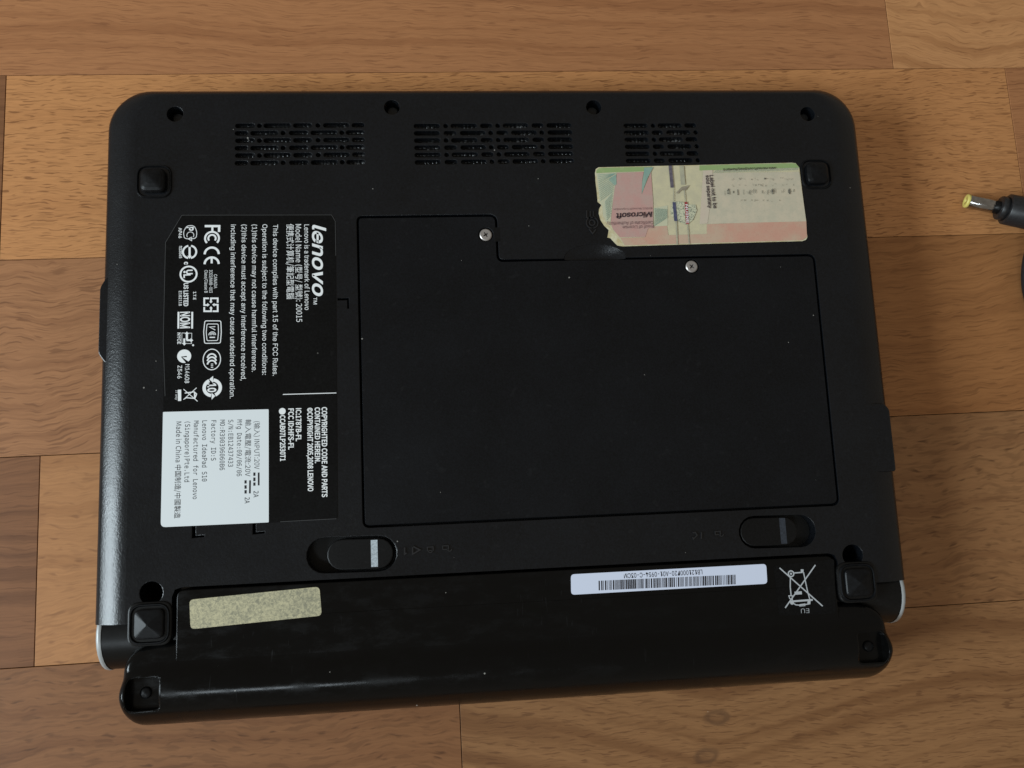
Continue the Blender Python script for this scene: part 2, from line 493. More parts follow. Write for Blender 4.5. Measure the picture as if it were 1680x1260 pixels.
class Print(MB):
    """marks printed on a flat label; each mark sits a few microns above the last one, so none share a plane"""
    def __init__(self, z):
        super().__init__()
        self.z0, self.k = z, 0
    def lift(self):
        self.k = (self.k + 1) % 24
        return self.z0 + 0.0025 * self.k
    def poly(self, pts, holes=()):
        self.fill([ccw(pts)] + [ccw(h) for h in holes], self.lift())
    def line(self, pts, w, closed=False):
        p = [Vector(q) for q in pts]
        n = len(p); L, R = [], []
        for i in range(n):
            if closed:
                a, c = p[i - 1], p[(i + 1) % n]
            else:
                a, c = p[max(i - 1, 0)], p[min(i + 1, n - 1)]
            d1, d2 = (p[i] - a), (c - p[i])
            d1 = d1.normalized() if d1.length > 1e-9 else d2.normalized()
            d2 = d2.normalized() if d2.length > 1e-9 else d1
            t = (d1 + d2)
            t = t.normalized() if t.length > 1e-6 else d1
            m = Vector((-t.y, t.x))
            k = max(0.45, m.dot(Vector((-d1.y, d1.x))))
            L.append(p[i] + m * (w / 2 / k)); R.append(p[i] - m * (w / 2 / k))
        z = self.lift()
        verts = [(q.x, q.y, z) for q in L] + [(q.x, q.y, z) for q in R]
        f = [(n + i, n + (i + 1) % n, (i + 1) % n, i) for i in range(n if closed else n - 1)]
        self.add(verts, f)
    def arc(self, c, r, a0, a1, w, n=16, ry=None):
        """angles in degrees, anticlockwise from the label's right"""
        self.line([(c[0] + r * math.cos(rad(a0 + (a1 - a0) * k / n)), c[1] + (ry or r) * math.sin(rad(a0 + (a1 - a0) * k / n))) for k in range(n + 1)], w)
    def ring(self, c, r, w, n=32, ry=None):
        self.line(circle(c, r, n, ry), w, True)
    def disc(self, c, r, n=24):
        self.poly(circle(c, r, n))
    def text(self, s, p0, p1, cap, font=SANS, bold=0.0, shear=0.0, spacing=1.0):
        """p0 to p1: the baseline from the first to the last letter"""
        if any(ord(ch) > 0x2fff for ch in s):
            font, bold, cap = CJK, 0.0, cap * 1.06
        v, f = glyph_mesh(s, font, bold, shear, spacing)
        if not v:
            return
        x0, x1 = min(a for a, b in v), max(a for a, b in v)
        d = Vector(p1) - Vector(p0)
        kx = d.length / (x1 - x0)
        ky = cap / cap_height(font)
        d.normalize()
        z = self.lift()
        out = []
        for a, b in v:
            u, w = (a - x0) * kx, b * ky
            out.append((p0[0] + d.x * u - d.y * w, p0[1] + d.y * u + d.x * w, z))
        self.add(out, [list(q) for q in f])

def tag(o, label, category, group=None):
    o['label'], o['category'] = label, category
    if group:
        o['group'] = group

def empty(name, loc=(0, 0, 0), rotz=0.0):
    o = bpy.data.objects.new(name, None)
    o.empty_display_size = 0.02
    o.location = [v * S for v in loc]
    o.rotation_euler.z = rotz
    col.objects.link(o)
    return o

# ---------------------------------------------------------------- the floor
FA = rad(0.4559)
floor = mesh_obj('floor', [(-700, -600, -2.2), (700, -600, -2.2), (700, 600, -2.2), (-700, 600, -2.2)], [(0, 1, 2, 3)],
                 plain('dark floor joint', (0.09, 0.045, 0.026), 0.8, 0.2))
floor['kind'] = 'structure'

PITCH, LENGTH, GAP = 65.354, 363.0, 0.22
ROWY = 101.035                               # joint line above the row with the light beech plank, floor frame
BEECH = dict(light=(0.470, 0.214, 0.081), dark=(0.369, 0.155, 0.055), fleck=(0.130, 0.046, 0.015), amt=0.66, fx=165.0, fy=1650.0, th=0.585, band=0.30, bx=8.0, by=170.0)
ROSE = dict(light=(0.369, 0.162, 0.068), dark=(0.219, 0.082, 0.032), fleck=(0.156, 0.059, 0.025), amt=0.47, fx=110.0, fy=1600.0, th=0.59, band=0.43, bx=4.5, by=210.0)
BROWN = dict(light=(0.336, 0.154, 0.068), dark=(0.184, 0.073, 0.030), fleck=(0.122, 0.047, 0.019), amt=0.55, fx=100.0, fy=1150.0, th=0.575, band=0.44, bx=10.0, by=230.0, wob=0.013)
UMBER = dict(light=(0.211, 0.090, 0.038), dark=(0.111, 0.044, 0.018), fleck=(0.088, 0.033, 0.012), amt=0.42, fx=60.0, fy=1500.0, th=0.59, band=0.63, bx=7.0, by=240.0)
SPOT = dict(light=(0.224, 0.099, 0.041), dark=(0.138, 0.054, 0.021), fleck=(0.049, 0.019, 0.008), amt=0.68, fx=170.0, fy=700.0, th=0.585, band=0.55, by=210.0, bx=9.0, blotch=0.30, edge=0.20, wob=0.010)
HONEY = dict(light=(0.391, 0.182, 0.073), dark=(0.281, 0.120, 0.045), fleck=(0.147, 0.057, 0.024), amt=0.51, fx=170.0, fy=700.0, th=0.59, band=0.48, by=210.0, bx=9.0, blotch=0.35, edge=0.18, wob=0.010)
KNOT = dict(light=(0.266, 0.130, 0.054), dark=(0.129, 0.052, 0.019), fleck=(0.108, 0.045, 0.019), amt=0.61, fx=160.0, fy=1450.0, th=0.585, band=0.67, by=120.0, bx=4.0)  # wood tone, darkened further for the dimmer light on the lower floor
MID = dict(light=(0.323, 0.140, 0.050), dark=(0.193, 0.075, 0.025), fleck=(0.129, 0.050, 0.017), amt=0.51, fx=100.0, fy=1250.0, th=0.585, band=0.44, by=210.0, bx=9.0, wob=0.010)  # wood tone, with the weaker light on the right mixed into the colour
PALE = dict(light=(0.502, 0.245, 0.102), dark=(0.298, 0.125, 0.046), fleck=(0.207, 0.083, 0.032), amt=0.47, fx=120.0, fy=1300.0, th=0.60, band=0.58, by=190.0, bx=9.0, wob=0.018)

def plank(x0, x1, row, spec, seed, **more):
    """one board between two butt joints; row 0 is the row under the first joint line"""
    y1 = ROWY - row * PITCH
    y0 = y1 - PITCH
    x0, x1, y0, y1 = x0 + GAP / 2, x1 - GAP / 2, y0 + GAP / 2, y1 - GAP / 2
    cx, cy = (x0 + x1) / 2, (y0 + y1) / 2
    hw, hh = (x1 - x0) / 2, (y1 - y0) / 2
    kw = dict(spec); kw.update(more)
    m = MB()
    m.prism([(-hw, -hh), (hw, -hh), (hw, hh), (-hw, hh)], -2.1, 0.0, 0.12, smooth=False)
    o = m.build('plank', wood('wood plank grain', seed=seed, **kw), floor)
    ca, sa = math.cos(FA), math.sin(FA)
    o.location = ((cx * ca - cy * sa) * S, (cx * sa + cy * ca) * S, 0)
    o.rotation_euler.z = FA
    return o

JA, JB, JC, JD, JE = -164.81, -150.09, -19.13, 153.22, 197.55
plank(JD - LENGTH, JD, -1, ROSE, 1.3, tilt=0.035)
plank(JD, JD + LENGTH, -1, PALE, 2.9)
plank(JA - LENGTH, JA, 0, UMBER, 4.1)
plank(JA, JE, 0, BEECH, 5.2, tilt=-0.02)
plank(JE, JE + LENGTH, 0, ROSE, 6.6)
plank(-300.0, 20.0, 1, BROWN, 7.4, tilt=-0.03)
plank(20.0, 383.0, 1, MID, 8.5, tilt=-0.05)
plank(JB - LENGTH, JB, 2, UMBER, 9.3)
plank(JB, 10.0, 2, HONEY, 10.8)
plank(10.0, 373.0, 2, SPOT, 11.7, light=(0.270, 0.130, 0.054), dark=(0.185, 0.081, 0.033))
plank(JC - LENGTH, JC, 3, SPOT, 12.9, tilt=0.02)
plank(JC, JC + LENGTH, 3, KNOT, 13.6, tilt=0.03, vees=((-0.0976, 0.002, 0.32, 0.006), (-0.1021, -0.0096, 0.0001, 0.006)))
for r, s in ((-2, 31.0), (4, 45.0), (-3, 120.0), (5, -60.0)):   # the next rows, just out of view
    plank(-330.0 + s - LENGTH, -330.0 + s, r, BROWN, s + 2)
    plank(-330.0 + s, 33.0 + s, r, MID, s)
    plank(33.0 + s, 396.0 + s, r, BEECH, s + 1)

# ---------------------------------------------------------------- the laptop, lying on its lid
laptop = empty('laptop')
tag(laptop, 'black netbook lying upside down on the wooden floor with its underside showing', 'laptop')
ZT = 25.0                                    # height of the flat underside
HW, YF, YR, CR = 122.3, 81.9, -81.8, 13.0    # silhouette half width, front edge, rear edge, corner radius
SIDE, FRONT = 9.4, 3.0                       # how far the edges roll over

def case_ring(k_in, z, nseg=10):
    """open outline, rear-left to rear-right, pulled in by k_in (0..1) of the roll-over"""
    hw, yf = HW - SIDE * k_in, YF - FRONT * k_in
    rx, ry = CR - SIDE * k_in * 0.55, CR - FRONT * k_in
    p = [(-hw, YR), (-hw, -45.0), (-hw, 0.0), (-hw, 40.0)]
    for k in range(nseg + 1):
        a = math.pi - math.pi / 2 * k / nseg
        p.append((-hw + rx + rx * math.cos(a), yf - ry + ry * math.sin(a)))
    for k in range(nseg + 1):
        a = math.pi / 2 - math.pi / 2 * k / nseg
        p.append((hw - rx + rx * math.cos(a), yf - ry + ry * math.sin(a)))
    p += [(hw, 40.0), (hw, 0.0), (hw, -45.0), (hw, YR)]
    return [(x, y, z) for x, y in p]

angs = [3, 8, 12, 15, 17, 19, 21, 23, 28, 48]
dx = [math.cos(rad(a)) for a in angs]
kx = SIDE / sum(dx)
rings, x, z = [case_ring(1.0, ZT)], SIDE, ZT
for a in angs:
    x -= math.cos(rad(a)) * kx
    z -= math.sin(rad(a)) * kx
    rings.append(case_ring(max(0, x) / SIDE, z))
ZB = z
rings.append(case_ring(0.0, 14.0))
rings.append(case_ring(0.12, 9.6))

case = MB()
case.loft([r[::-1] for r in rings])
# rear wall of the case
back = [r[0] for r in rings] + [r[-1] for r in rings[::-1]]
case.add(back, [list(range(len(back)))])

plate = [(x, y) for x, y, z in case_ring(1.0, ZT)]
holes = []
SCREW_HOLES = [(-101.06, 72.78), (-33.58, 74.74), (31.97, 74.48), (104.35, 71.81), (-105.70, -73.39), (104.55, -73.18)]
for i, c in enumerate(SCREW_HOLES):
    holes.append(circle(c, 2.45 if i < 4 else 3.25, 20))
# ventilation slots: three fields of six rows
VENTS = [
    (-82.6, 0.0582, 800, 68.75, 2.47,
     [(800, 903), (916, 940), (950, 1095), (1107, 1207), (1228, 1252), (1268, 1408), (1422, 1490)],
     [(798, 867), (880, 1027), (1041, 1065), (1085, 1187), (1200, 1343), (1356, 1380), (1390, 1490)]),
    (-26.9, 0.0606, 58, 68.3, 2.44,
     [(60, 197), (216, 240), (255, 393), (412, 475), (493, 517), (533, 668), (688, 750), (768, 902)],
     [(60, 195), (217, 282), (303, 437), (454, 478), (497, 558), (576, 712), (728, 752), (772, 905)]),
    (41.4, 0.0607, 1170, 68.0, 2.42,
     [(1172, 1303), (1322, 1346), (1360, 1492), (1508, 1572)],
     [(1172, 1307), (1325, 1385), (1405, 1537), (1555, 1579)]),
]
for x0, k, u0, y0, dy, ra, rb in VENTS:
    for r in range(6):
        for a, b in (rb if r % 2 else ra):
            xa, xb = x0 + (a - u0) * k, x0 + (b - u0) * k
            h = 0.74
            if xb - xa < 2 * h:
                xa, xb = (xa + xb) / 2 - h, (xa + xb) / 2 + h + 0.01
            holes.append(stadium(xa, xb, y0 - r * dy, h, 4))
# opening for the access panel, with a thumb scallop beside it
PANEL = [(-45.4, 38.6), (-1.3, 38.5), (-1.3, 23.6), (102.0, 23.4), (102.0, -57.8), (-45.2, -57.8)]
PR = [1.8, 2.6, 1.4, 2.6, 2.6, 2.2]
panel_hole = rounded(PANEL, PR, 5)
SC0, SC1, SCH = (19.56, 23.56)[0], (39.24, 23.76)[0], 4.6      # scallop from, to, and height
scallop = [((SC0 + SC1) / 2 + (SC1 - SC0) / 2 * math.cos(math.pi - math.pi * k / 16), 23.45 + SCH * math.sin(math.pi * k / 16)) for k in range(17)]
hole = []
for p, nxt in zip(panel_hole, panel_hole[1:] + panel_hole[:1]):
    hole.append(p)
    if p[0] < SC0 and nxt[0] > SC1 and p[1] < 25 and p[1] > 20:
        hole += scallop
holes.append(hole)
# latch slots
LATCH = [((-56.56, -65.17), (-40.58, -65.43), (-51.61, -65.41), 5.15), ((73.97, -64.66), (88.53, -64.98), None, 4.9)]
for a, b, c, r in LATCH:
    holes.append(stadium2(a, b, r, 9))
# L shaped guide marks
L1 = [(-94.48, -54.72), (-93.53, -54.76), (-93.50, -57.83), (-91.00, -57.69), (-90.99, -58.21), (-94.45, -58.31)]
L2 = [(-77.17, -54.82), (-76.29, -54.86), (-76.29, -57.60), (-73.75, -57.46), (-73.75, -57.98), (-77.17, -58.09)]
L3 = [(-51.60, 12.28), (-48.26, 12.30), (-48.26, 9.02), (-48.68, 9.03), (-48.68, 11.73), (-51.61, 11.71)]
holes += [L1, L2, L3]
# battery bay: open towards the rear, so it cuts the rear edge of the plate
BX0, BX1, BY = -99.3, 98.9, -72.2
plate_outer = plate + [(BX1 + 0.6, YR), (BX1 + 0.6, BY - 2.6), (BX1 - 0.2, BY - 0.6), (BX1 - 2.2, BY),
                       (BX0 + 2.2, BY), (BX0 + 0.2, BY - 0.6), (BX0 - 0.6, BY - 2.6), (BX0 - 0.6, YR)]
case.sheet(plate_outer, holes, ZT, 4.5, 0.22)
bay = plate_outer[len(plate):]
case.add([(x, y, ZT) for x, y in bay] + [(x, y, ZT - 6) for x, y in bay],
         [(i, i + 1, len(bay) + i + 1, len(bay) + i) for i in range(len(bay) - 1)])
# raised housing on the left edge and on the right edge
case.prism(rounded([(-123.2, -2.4), (-123.2, 18.0), (-121.2, 21.4), (-115.0, 21.4), (-115.0, -5.6), (-121.0, -5.6)], 1.2, 4), 8.0, 22.9, 0.3)
case.prism(rounded([(110.0, -48.0), (121.8, -48.0), (121.8, -28.2), (120.2, -26.2), (110.0, -26.2)], 0.9, 4), 9.0, ZT - 0.03, 0.7)
case.build('bottom_case', M['case'], laptop)

# what shows through the openings
t = MB()
t.fill([[(-112, -70), (112, -70), (112, 77), (-112, 77)]], ZT - 5.2)
t.build('inner_tray', M['inner'], laptop)
for x0, x1 in ((-84, -40), (-28.5, 26.5), (40, 68.5)):
    g = MB()
    g.fill([[(x0, 53.5), (x1, 53.5), (x1, 70.8), (x0, 70.8)]], ZT - 1.9)
    g.build('vent_mesh', M['mesh'], laptop)

for i, c in enumerate(SCREW_HOLES[:4]):
    s = MB()
    s.prism(circle(c, 1.75, 18), ZT - 4.6, ZT - 3.0, 0.3)
    s.build('recessed_screw', M['deep_screw'], laptop)

# thumb scallop: a bowl falling towards the panel
b = MB()
rows = []
for j in range(6):
    tt = j / 5
    rows.append([(x, 23.1 + (y - 23.1) * (1 - tt), ZT - 2.1 * math.sin(tt * math.pi / 2) * max(0.0, 1 - ((x - (SC0 + SC1) / 2) / ((SC1 - SC0) / 2)) ** 2)) for x, y in scallop])
b.loft(rows)
b.build('thumb_scallop', M['case'], laptop)

# closed lid under the base
lid = MB()
lid.prism(rounded([(-120.6, -90), (120.6, -90), (120.6, 80.4), (-120.6, 80.4)], [4, 4, 13, 13], 8), 0.0, 9.3, 2.0)
lid.build('lid', M['lid'], laptop)

# access panel with screw pockets
panel = MB()
gap = 0.62
SCREWS = [(-5.12, 31.83), (60.69, 20.09)]
outer = offset(ccw(panel_hole), -gap)
pocket = [circle(c, 2.35, 22) for c in SCREWS]
panel.sheet(outer, pocket, ZT - 0.02, 1.2, 0.18, edge=3.0)
pan = panel.build('access_panel', M['panel'], laptop)
for c in SCREWS:
    f = MB()
    f.fill([circle(c, 2.6, 20)], ZT - 1.0)
    f.build('screw_pocket', M['inner'], pan)
# shallow run-outs from the screw pockets to the panel edge
for c, dxy in ((SCREWS[0], (4.8, 0)), (SCREWS[1], (1.2, 4.6))):
    w = MB()
    if dxy[0] > dxy[1]:
        w.prism([(c[0] + 2.55, c[1] - 2.3), (c[0] + dxy[0] - 0.3, c[1] - 2.3), (c[0] + dxy[0] - 0.3, c[1] + 2.3), (c[0] + 2.55, c[1] + 2.3)], ZT - 0.2, ZT + 0.06, 0.06)
    w.v and w.build('screw_tab', M['latch'], pan)
for c, ang in zip(SCREWS, (20, 38)):
    s = MB()
    R = 1.92
    star = []
    for k in range(16):
        r = 0.92 if k % 4 in (0, 1) else 0.40
        star.append((c[0] + r * math.cos(rad(ang + 22.5 * k)), c[1] + r * math.sin(rad(ang + 22.5 * k))))
    star = ccw(star)
    s.fill([circle(c, R - 0.28, 24), star], ZT + 0.10)
    s.wall(circle(c, R - 0.28, 24), ZT + 0.10, circle(c, R, 24), ZT - 0.12, smooth=True)
    s.wall(circle(c, R, 24), ZT - 0.12, circle(c, R, 24), ZT - 0.95)
    s.wall(star, ZT + 0.10, [(c[0] + (p[0] - c[0]) * 0.7, c[1] + (p[1] - c[1]) * 0.7) for p in star], ZT - 0.7, True)
    so = s.build('screw', M['screw'], laptop)
    f = MB()
    f.fill([circle(c, 1.2, 12)], ZT - 0.6)
    f.build('cross_recess', M['recess'], so)

# release latches
def latch(a, b, r, stripe_c, mat, sw, sh, name='release_latch'):
    m = MB()
    m.prism(stadium2(a, b, r, 9), ZT - 4.0, ZT - 0.35, 0.35)
    o = m.build(name, M['latch'], laptop)
    s = MB()
    s.prism([(stripe_c[0] - sw, stripe_c[1] - sh), (stripe_c[0] + sw, stripe_c[1] - sh), (stripe_c[0] + sw, stripe_c[1] + sh), (stripe_c[0] - sw, stripe_c[1] + sh)], ZT - 0.4, ZT - 0.31)
    s.build('stripe', mat, o)
    return o
latch((-51.43, -65.24), (-40.85, -65.42), 4.45, (-42.01, -65.36), M['stripe'], 0.98, 3.9)
latch((73.88, -64.66), (83.47, -64.83), 4.3, (83.19, -64.73), M['stripe_dim'], 0.95, 3.9)
for a, b_, c, r in LATCH:
    latch_floor = MB()
    latch_floor.fill([offset(ccw(stadium2(a, b_, r, 9)), 0.2)], ZT - 4.4)
    latch_floor.build('latch_slot', M['inner'], laptop)

# moulded symbols beside the latches and the panel
class Relief(Print):
    def build(self, name, mat, parent, h=0.45):
        n = len(self.v)
        top = MB()
        for f in self.f:
            p = [self.v[i] for i in f]
            top.add([(x, y, ZT + h) for x, y, z in p] + [(x, y, ZT - 0.1) for x, y, z in p],
                    [list(range(len(p)))] + [[(i + 1) % len(p), i, len(p) + i, len(p) + (i + 1) % len(p)] for i in range(len(p))])
        return top.build(name, mat, parent)
def padlock(r, c, s, flip=1):
    x, y = c
    r.line([(x - s, y - s * 0.2), (x + s, y - s * 0.2), (x + s, y + s * 1.0), (x - s, y + s * 1.0)], 0.28, True)
    r.arc((x + (0 if flip > 0 else 1.4 * s), y - s * 0.2), s * 0.7, 180, 360, 0.28, 8)
r1 = Relief(ZT)
r1.line([(-33.02, -64.03), (-33.07, -65.98), (-32.53, -65.65)], 0.4)
r1.line([(-30.68, -63.79), (-30.74, -66.10), (-28.55, -64.96), (-30.68, -63.79)], 0.4)
padlock(r1, (-25.49, -65.11), 0.85)
padlock(r1, (-20.96, -64.98), 0.85, -1)
r1.build('moulded_symbol', M['relief'], laptop)
r2 = Relief(ZT)
r2.line([(54.33, -65.19), (54.48, -65.75), (55.70, -64.71), (55.20, -63.77), (54.43, -63.91)], 0.35)
r2.line([(57.11, -63.86), (56.95, -65.87)], 0.35)
padlock(r2, (62.22, -64.65), 0.8, -1)
r2.build('moulded_symbol', M['relief'], laptop)
r3 = Relief(ZT)
r3.line([(27.51, 39.17), (27.37, 36.73), (30.15, 36.89)], 0.35)
r3.line([(28.68, 38.95), (28.58, 37.11)], 0.3)
r3.line([(29.67, 38.93), (29.57, 37.10)], 0.3)
r3.arc((29.05, 35.07), 1.9, 100, 260, 0.3, 8)
r3.ring((29.05, 35.07), 0.9, 0.3, 12)
r3.arc((29.05, 35.07), 1.9, -80, 80, 0.3, 8)
r3.line([(27.95, 33.06), (29.03, 31.42), (30.11, 32.82)], 0.35)
r3.build('moulded_symbol', M['relief'], laptop)

# rubber feet: rounded pyramids in a rim
def rsq(c, h, r, seg=4):
    return ccw(rounded([(c[0] - h, c[1] - h), (c[0] + h, c[1] - h), (c[0] + h, c[1] + h), (c[0] - h, c[1] + h)], r, seg))
def foot(c, hr, hf, mount=False, sharp=False):
    if mount:
        m = MB()
        m.prism(rsq(c, hr + 0.5, 3.2, 6), 8.0, ZT + 0.5, 0.5)
        m.build('foot_mount', M['hinge'], laptop)
    z0 = ZT + (0.5 if mount else 0.0)
    rim = MB()
    rim.wall(rsq(c, hr, 3.6, 6), z0 + 0.02, rsq(c, hr - 0.25, 3.4, 6), z0 + 0.5, smooth=True)
    rim.wall(rsq(c, hr - 0.25, 3.4, 6), z0 + 0.5, rsq(c, hr - 0.5, 3.1, 6), z0 + 0.5, smooth=True)
    rim.wall(rsq(c, hr - 0.5, 3.1, 6), z0 + 0.5, rsq(c, hr - 0.8, 2.8, 6), z0 + 0.03, smooth=True)
    rim.f = [f[::-1] for f in rim.f]
    o = rim.build('rubber_foot', M['rubber'], laptop)
    d = MB()
    if sharp:
        loops = [(hf, 1.6, 0.02), (hf, 1.6, 0.7), (hf - 0.3, 1.4, 1.0), (hf - 0.7, 1.1, 1.15), (hf * 0.06, 0.05, 2.2), (0.02, 0.005, 2.22)]
    else:
        loops = [(hf, 1.9, 0.02), (hf, 1.9, 1.2), (hf - 0.3, 1.7, 1.7), (hf * 0.72, 1.3, 2.15), (hf * 0.42, 0.9, 2.5), (hf * 0.15, 0.4, 2.7), (0.02, 0.01, 2.75)]
    for (h0, r0, a0), (h1, r1_, a1) in zip(loops, loops[1:]):
        d.wall(rsq(c, h0, r0, 4), z0 + a0, rsq(c, h1, r1_, 4), z0 + a1, smooth=not sharp)
    d.f = [f[::-1] for f in d.f]
    d.build('pad', M['rubber'], o)
foot((-106.97, 50.62), 5.4, 3.7)
foot((105.14, 50.61), 5.2, 3.6)
foot((-105.84, -81.92), 5.7, 4.1, True, True)
foot((104.96, -81.30), 5.7, 4.1, True, True)

# hinge barrels with pale end caps
for sx in (-1, 1):
    h = MB()
    cy, cz, R = -85.2, 11.6, 10.9
    prof = [(cy + R * math.cos(rad(a)), cz + R * math.sin(rad(a))) for a in range(0, 360, 12)]
    x0, x1 = sx * 96.0, sx * 120.5
    h.loft([[(xx, y, z) for y, z in (prof if sx < 0 else prof[::-1])] for xx in ((x1, x0) if sx < 0 else (x1, x0))], closed=True)
    ho = h.build('hinge_barrel', M['hinge'], laptop)
    c = MB()
    ringsc = []
    for rr, xx in ((R + 0.15, 120.4), (R + 0.3, 120.9), (R + 0.15, 121.6), (R - 0.8, 122.1), (R - 3, 122.3), (0.05, 122.4)):
        ringsc.append([(sx * xx, cy + rr * math.cos(rad(a)), cz + rr * math.sin(rad(a))) for a in range(0, 360, 12)])
    if sx < 0:
        ringsc = [r[::-1] for r in ringsc]
    c.loft(ringsc, closed=True)
    c.build('end_cap', M['silver'], ho)

# ---------------------------------------------------------------- battery
bat = MB()
ZI = ZT - 0.15
ins = rounded([(BX0 + 0.5, -95.0), (BX1 - 0.5, -95.0), (BX1 - 0.5, BY - 0.75), (BX0 + 0.5, BY - 0.75)], [0, 0, 2.4, 2.4], 5)
bat.prism(ins, 10.0, ZI, 0.45)
# rounded cell housing, wider than the insert
XW = 113.6
PROFILE = [(0.0, 21.0), (0.02, 23.4), (0.10, 24.45), (0.20, 24.75), (0.26, 25.2), (0.32, 26.1), (0.39, 27.1), (0.47, 27.7), (0.55, 27.7), (0.65, 26.9), (0.75, 25.4), (0.84, 23.2), (0.92, 20.2), (0.975, 17.0), (1.0, 14.0), (0.985, 10.5), (0.93, 6.0), (0.85, 3.0)]
def smooth_profile(p, n=40):
    out = []
    for k in range(n):
        t = k / (n - 1) * (len(p) - 1)
        i = min(int(t), len(p) - 2); u = t - i
        a, b_, c, d = p[max(i - 1, 0)], p[i], p[i + 1], p[min(i + 2, len(p) - 1)]
        out.append(tuple(0.5 * (2 * b_[j] + (c[j] - a[j]) * u + (2 * a[j] - 5 * b_[j] + 4 * c[j] - d[j]) * u * u + (3 * b_[j] - a[j] - 3 * c[j] + d[j]) * u ** 3) for j in (0, 1)))
    return out
PRF = smooth_profile(PROFILE)
def station(x):
    e = XW - abs(x)
    k = max(0.0, min(1.0, e / 11.0))
    top = -87.3 - 7.5 * (1 - math.sqrt(max(0, 1 - (1 - k) ** 2)))
    k2 = max(0.0, min(1.0, e / 4.5))
    low = -112.2 + 4.6 * (1 - math.sqrt(max(0, 1 - (1 - k2) ** 2)))
    k3 = max(0.0, min(1.0, e / 2.2))
    drop = 2.0 * (1 - math.sqrt(max(0, 1 - (1 - k3) ** 2)))
    return [(x, top + (low - top) * u, z - drop) for u, z in PRF]
xs = []
for e in (0.0, 0.08, 0.3, 0.7, 1.3, 2.2, 3.3, 4.6, 6.5, 9.0, 12.0, 15.0):
    xs.append(-XW + e)
xs += [-80, -40, 0, 40, 80]
xs += [-v for v in xs[:12][::-1]]
st = [station(x) for x in xs]
bat.loft(st)
bat.add(st[0], [list(range(len(st[0])))])
bat.add(st[-1], [list(range(len(st[-1])))[::-1]])
bat_o = bat.build('battery', M['battery'], laptop)
# pockets for the missing feet are cut out of the housing
def surf_z(x, y):
    st_ = station(x)
    for (_, y0, z0), (_, y1, z1) in zip(st_, st_[1:]):
        if y1 <= y <= y0:
            return z0 + (z1 - z0) * (y0 - y) / max(1e-6, y0 - y1)
    return st_[-1][2]
POCKETS = [(-106.94, -101.01), (106.93, -100.69)]
cut = MB()
for c in POCKETS:
    lo, hi = rsq(c, 4.35, 1.7, 5), rsq(c, 4.9, 2.0, 5)
    cut.fill([hi], 32.0)
    cut.wall(hi, 32.0, lo, 24.1)
    cut.add([(x, y, 24.1) for x, y in lo], [list(range(len(lo)))[::-1]])
cut_o = cut.build('cutter', M['battery'])
md = bat_o.modifiers.new('pockets', 'BOOLEAN')
md.operation, md.object, md.solver = 'DIFFERENCE', cut_o, 'EXACT'
bpy.context.view_layer.update()
dg = bpy.context.evaluated_depsgraph_get()
nm = bpy.data.meshes.new_from_object(bat_o.evaluated_get(dg))
bat_o.modifiers.clear()
bat_o.data = nm
bpy.data.objects.remove(cut_o)
for c in POCKETS:
    s = MB()
    dome = [[(c[0] + r * math.cos(rad(a)), c[1] + r * math.sin(rad(a)), z) for a in range(0, 360, 20)] for r, z in ((1.7, 24.05), (1.6, 24.5), (1.1, 24.8), (0.05, 24.9))]
    s.loft(dome, closed=True)
    s.build('foot_socket', M['rubber'], bat_o)
    rim = MB()
    o_, i_ = rsq(c, 5.15, 2.2, 5), rsq(c, 4.8, 1.9, 5)
    n_ = len(o_)
    def on(p, h): return (p[0], p[1], surf_z(p[0], p[1]) + h)
    mid = rsq(c, 4.98, 2.05, 5)
    rim.loft([[on(p, -0.1) for p in o_], [on(p, 0.12) for p in mid], [on(p, -0.25) for p in i_]], closed=True)
    rim.f = [f[::-1] for f in rim.f]
    rim.build('socket_rim', M['battery'], bat_o)

# ---------------------------------------------------------------- labels
def sticker(name, outline, mat, z, thick, label=None, parent=None):
    m = MB()
    m.prism(outline, z, z + thick, 0.0)
    o = m.build(name, mat, parent or laptop)
    if label:
        o['label'] = label
    return o

# --- black regulatory label
Z1 = ZT + 0.12
reg = sticker('regulatory_label', rounded([(-103.38, 31.05), (-98.61, 39.82), (-52.92, 39.20), (-51.91, 37.20), (-52.53, -54.72), (-72.70, -55.03), (-102.94, -54.32)], [1, 1, 1.2, 1.2, 1.0, 0, 0.5], 4),
              M['label_black'], ZT, 0.12, 'black label printed in white with safety marks and small text')
for pts in ([(-102.66, -16.37), (-103.45, 0.29), (-103.28, 26.81), (-103.24, 31.05), (-100.73, 35.66), (-98.60, 39.52), (-98.24, 39.67), (-72.51, 39.31), (-53.11, 39.05), (-52.01, 37.01), (-51.97, 25.79)],
            [(-69.18, -54.84), (-52.88, -54.71)]):
    edge = Print(Z1 + 0.004)
    edge.line(pts, 0.13)
    edge.build('worn_edge', M['label_edge'], reg)
P = Print(Z1 + 0.012)
T = P.text
T('lenovo', (-58.98, 35.92), (-59.19, 13.10), 4.05, bold=0.015, shear=0.24)
T('TM', (-58.92, 12.73), (-58.94, 10.54), 1.05, bold=0.006)
T('Lenovo is a trademark of Lenovo', (-61.50, 36.04), (-61.58, 8.85), 1.48, bold=0.0015)
T('Model Name (型号/ 型號): 20015', (-64.19, 36.20), (-64.12, 5.14), 1.62, bold=0.0015)
T('便携式计算机/筆記型電腦', (-66.78, 36.32), (-66.83, 12.38), 1.75, bold=0.004)
T('This device complies with part 15 of the FCC Rules.', (-70.98, 36.20), (-71.22, -11.28), 1.45, bold=0.0015)
T('Operation is subject to the following two conditions:', (-74.22, 36.33), (-74.34, -10.89), 1.45, bold=0.0015)
T('(1)this device may not cause harmful interference.', (-77.35, 36.31), (-77.39, -9.87), 1.45, bold=0.0015)
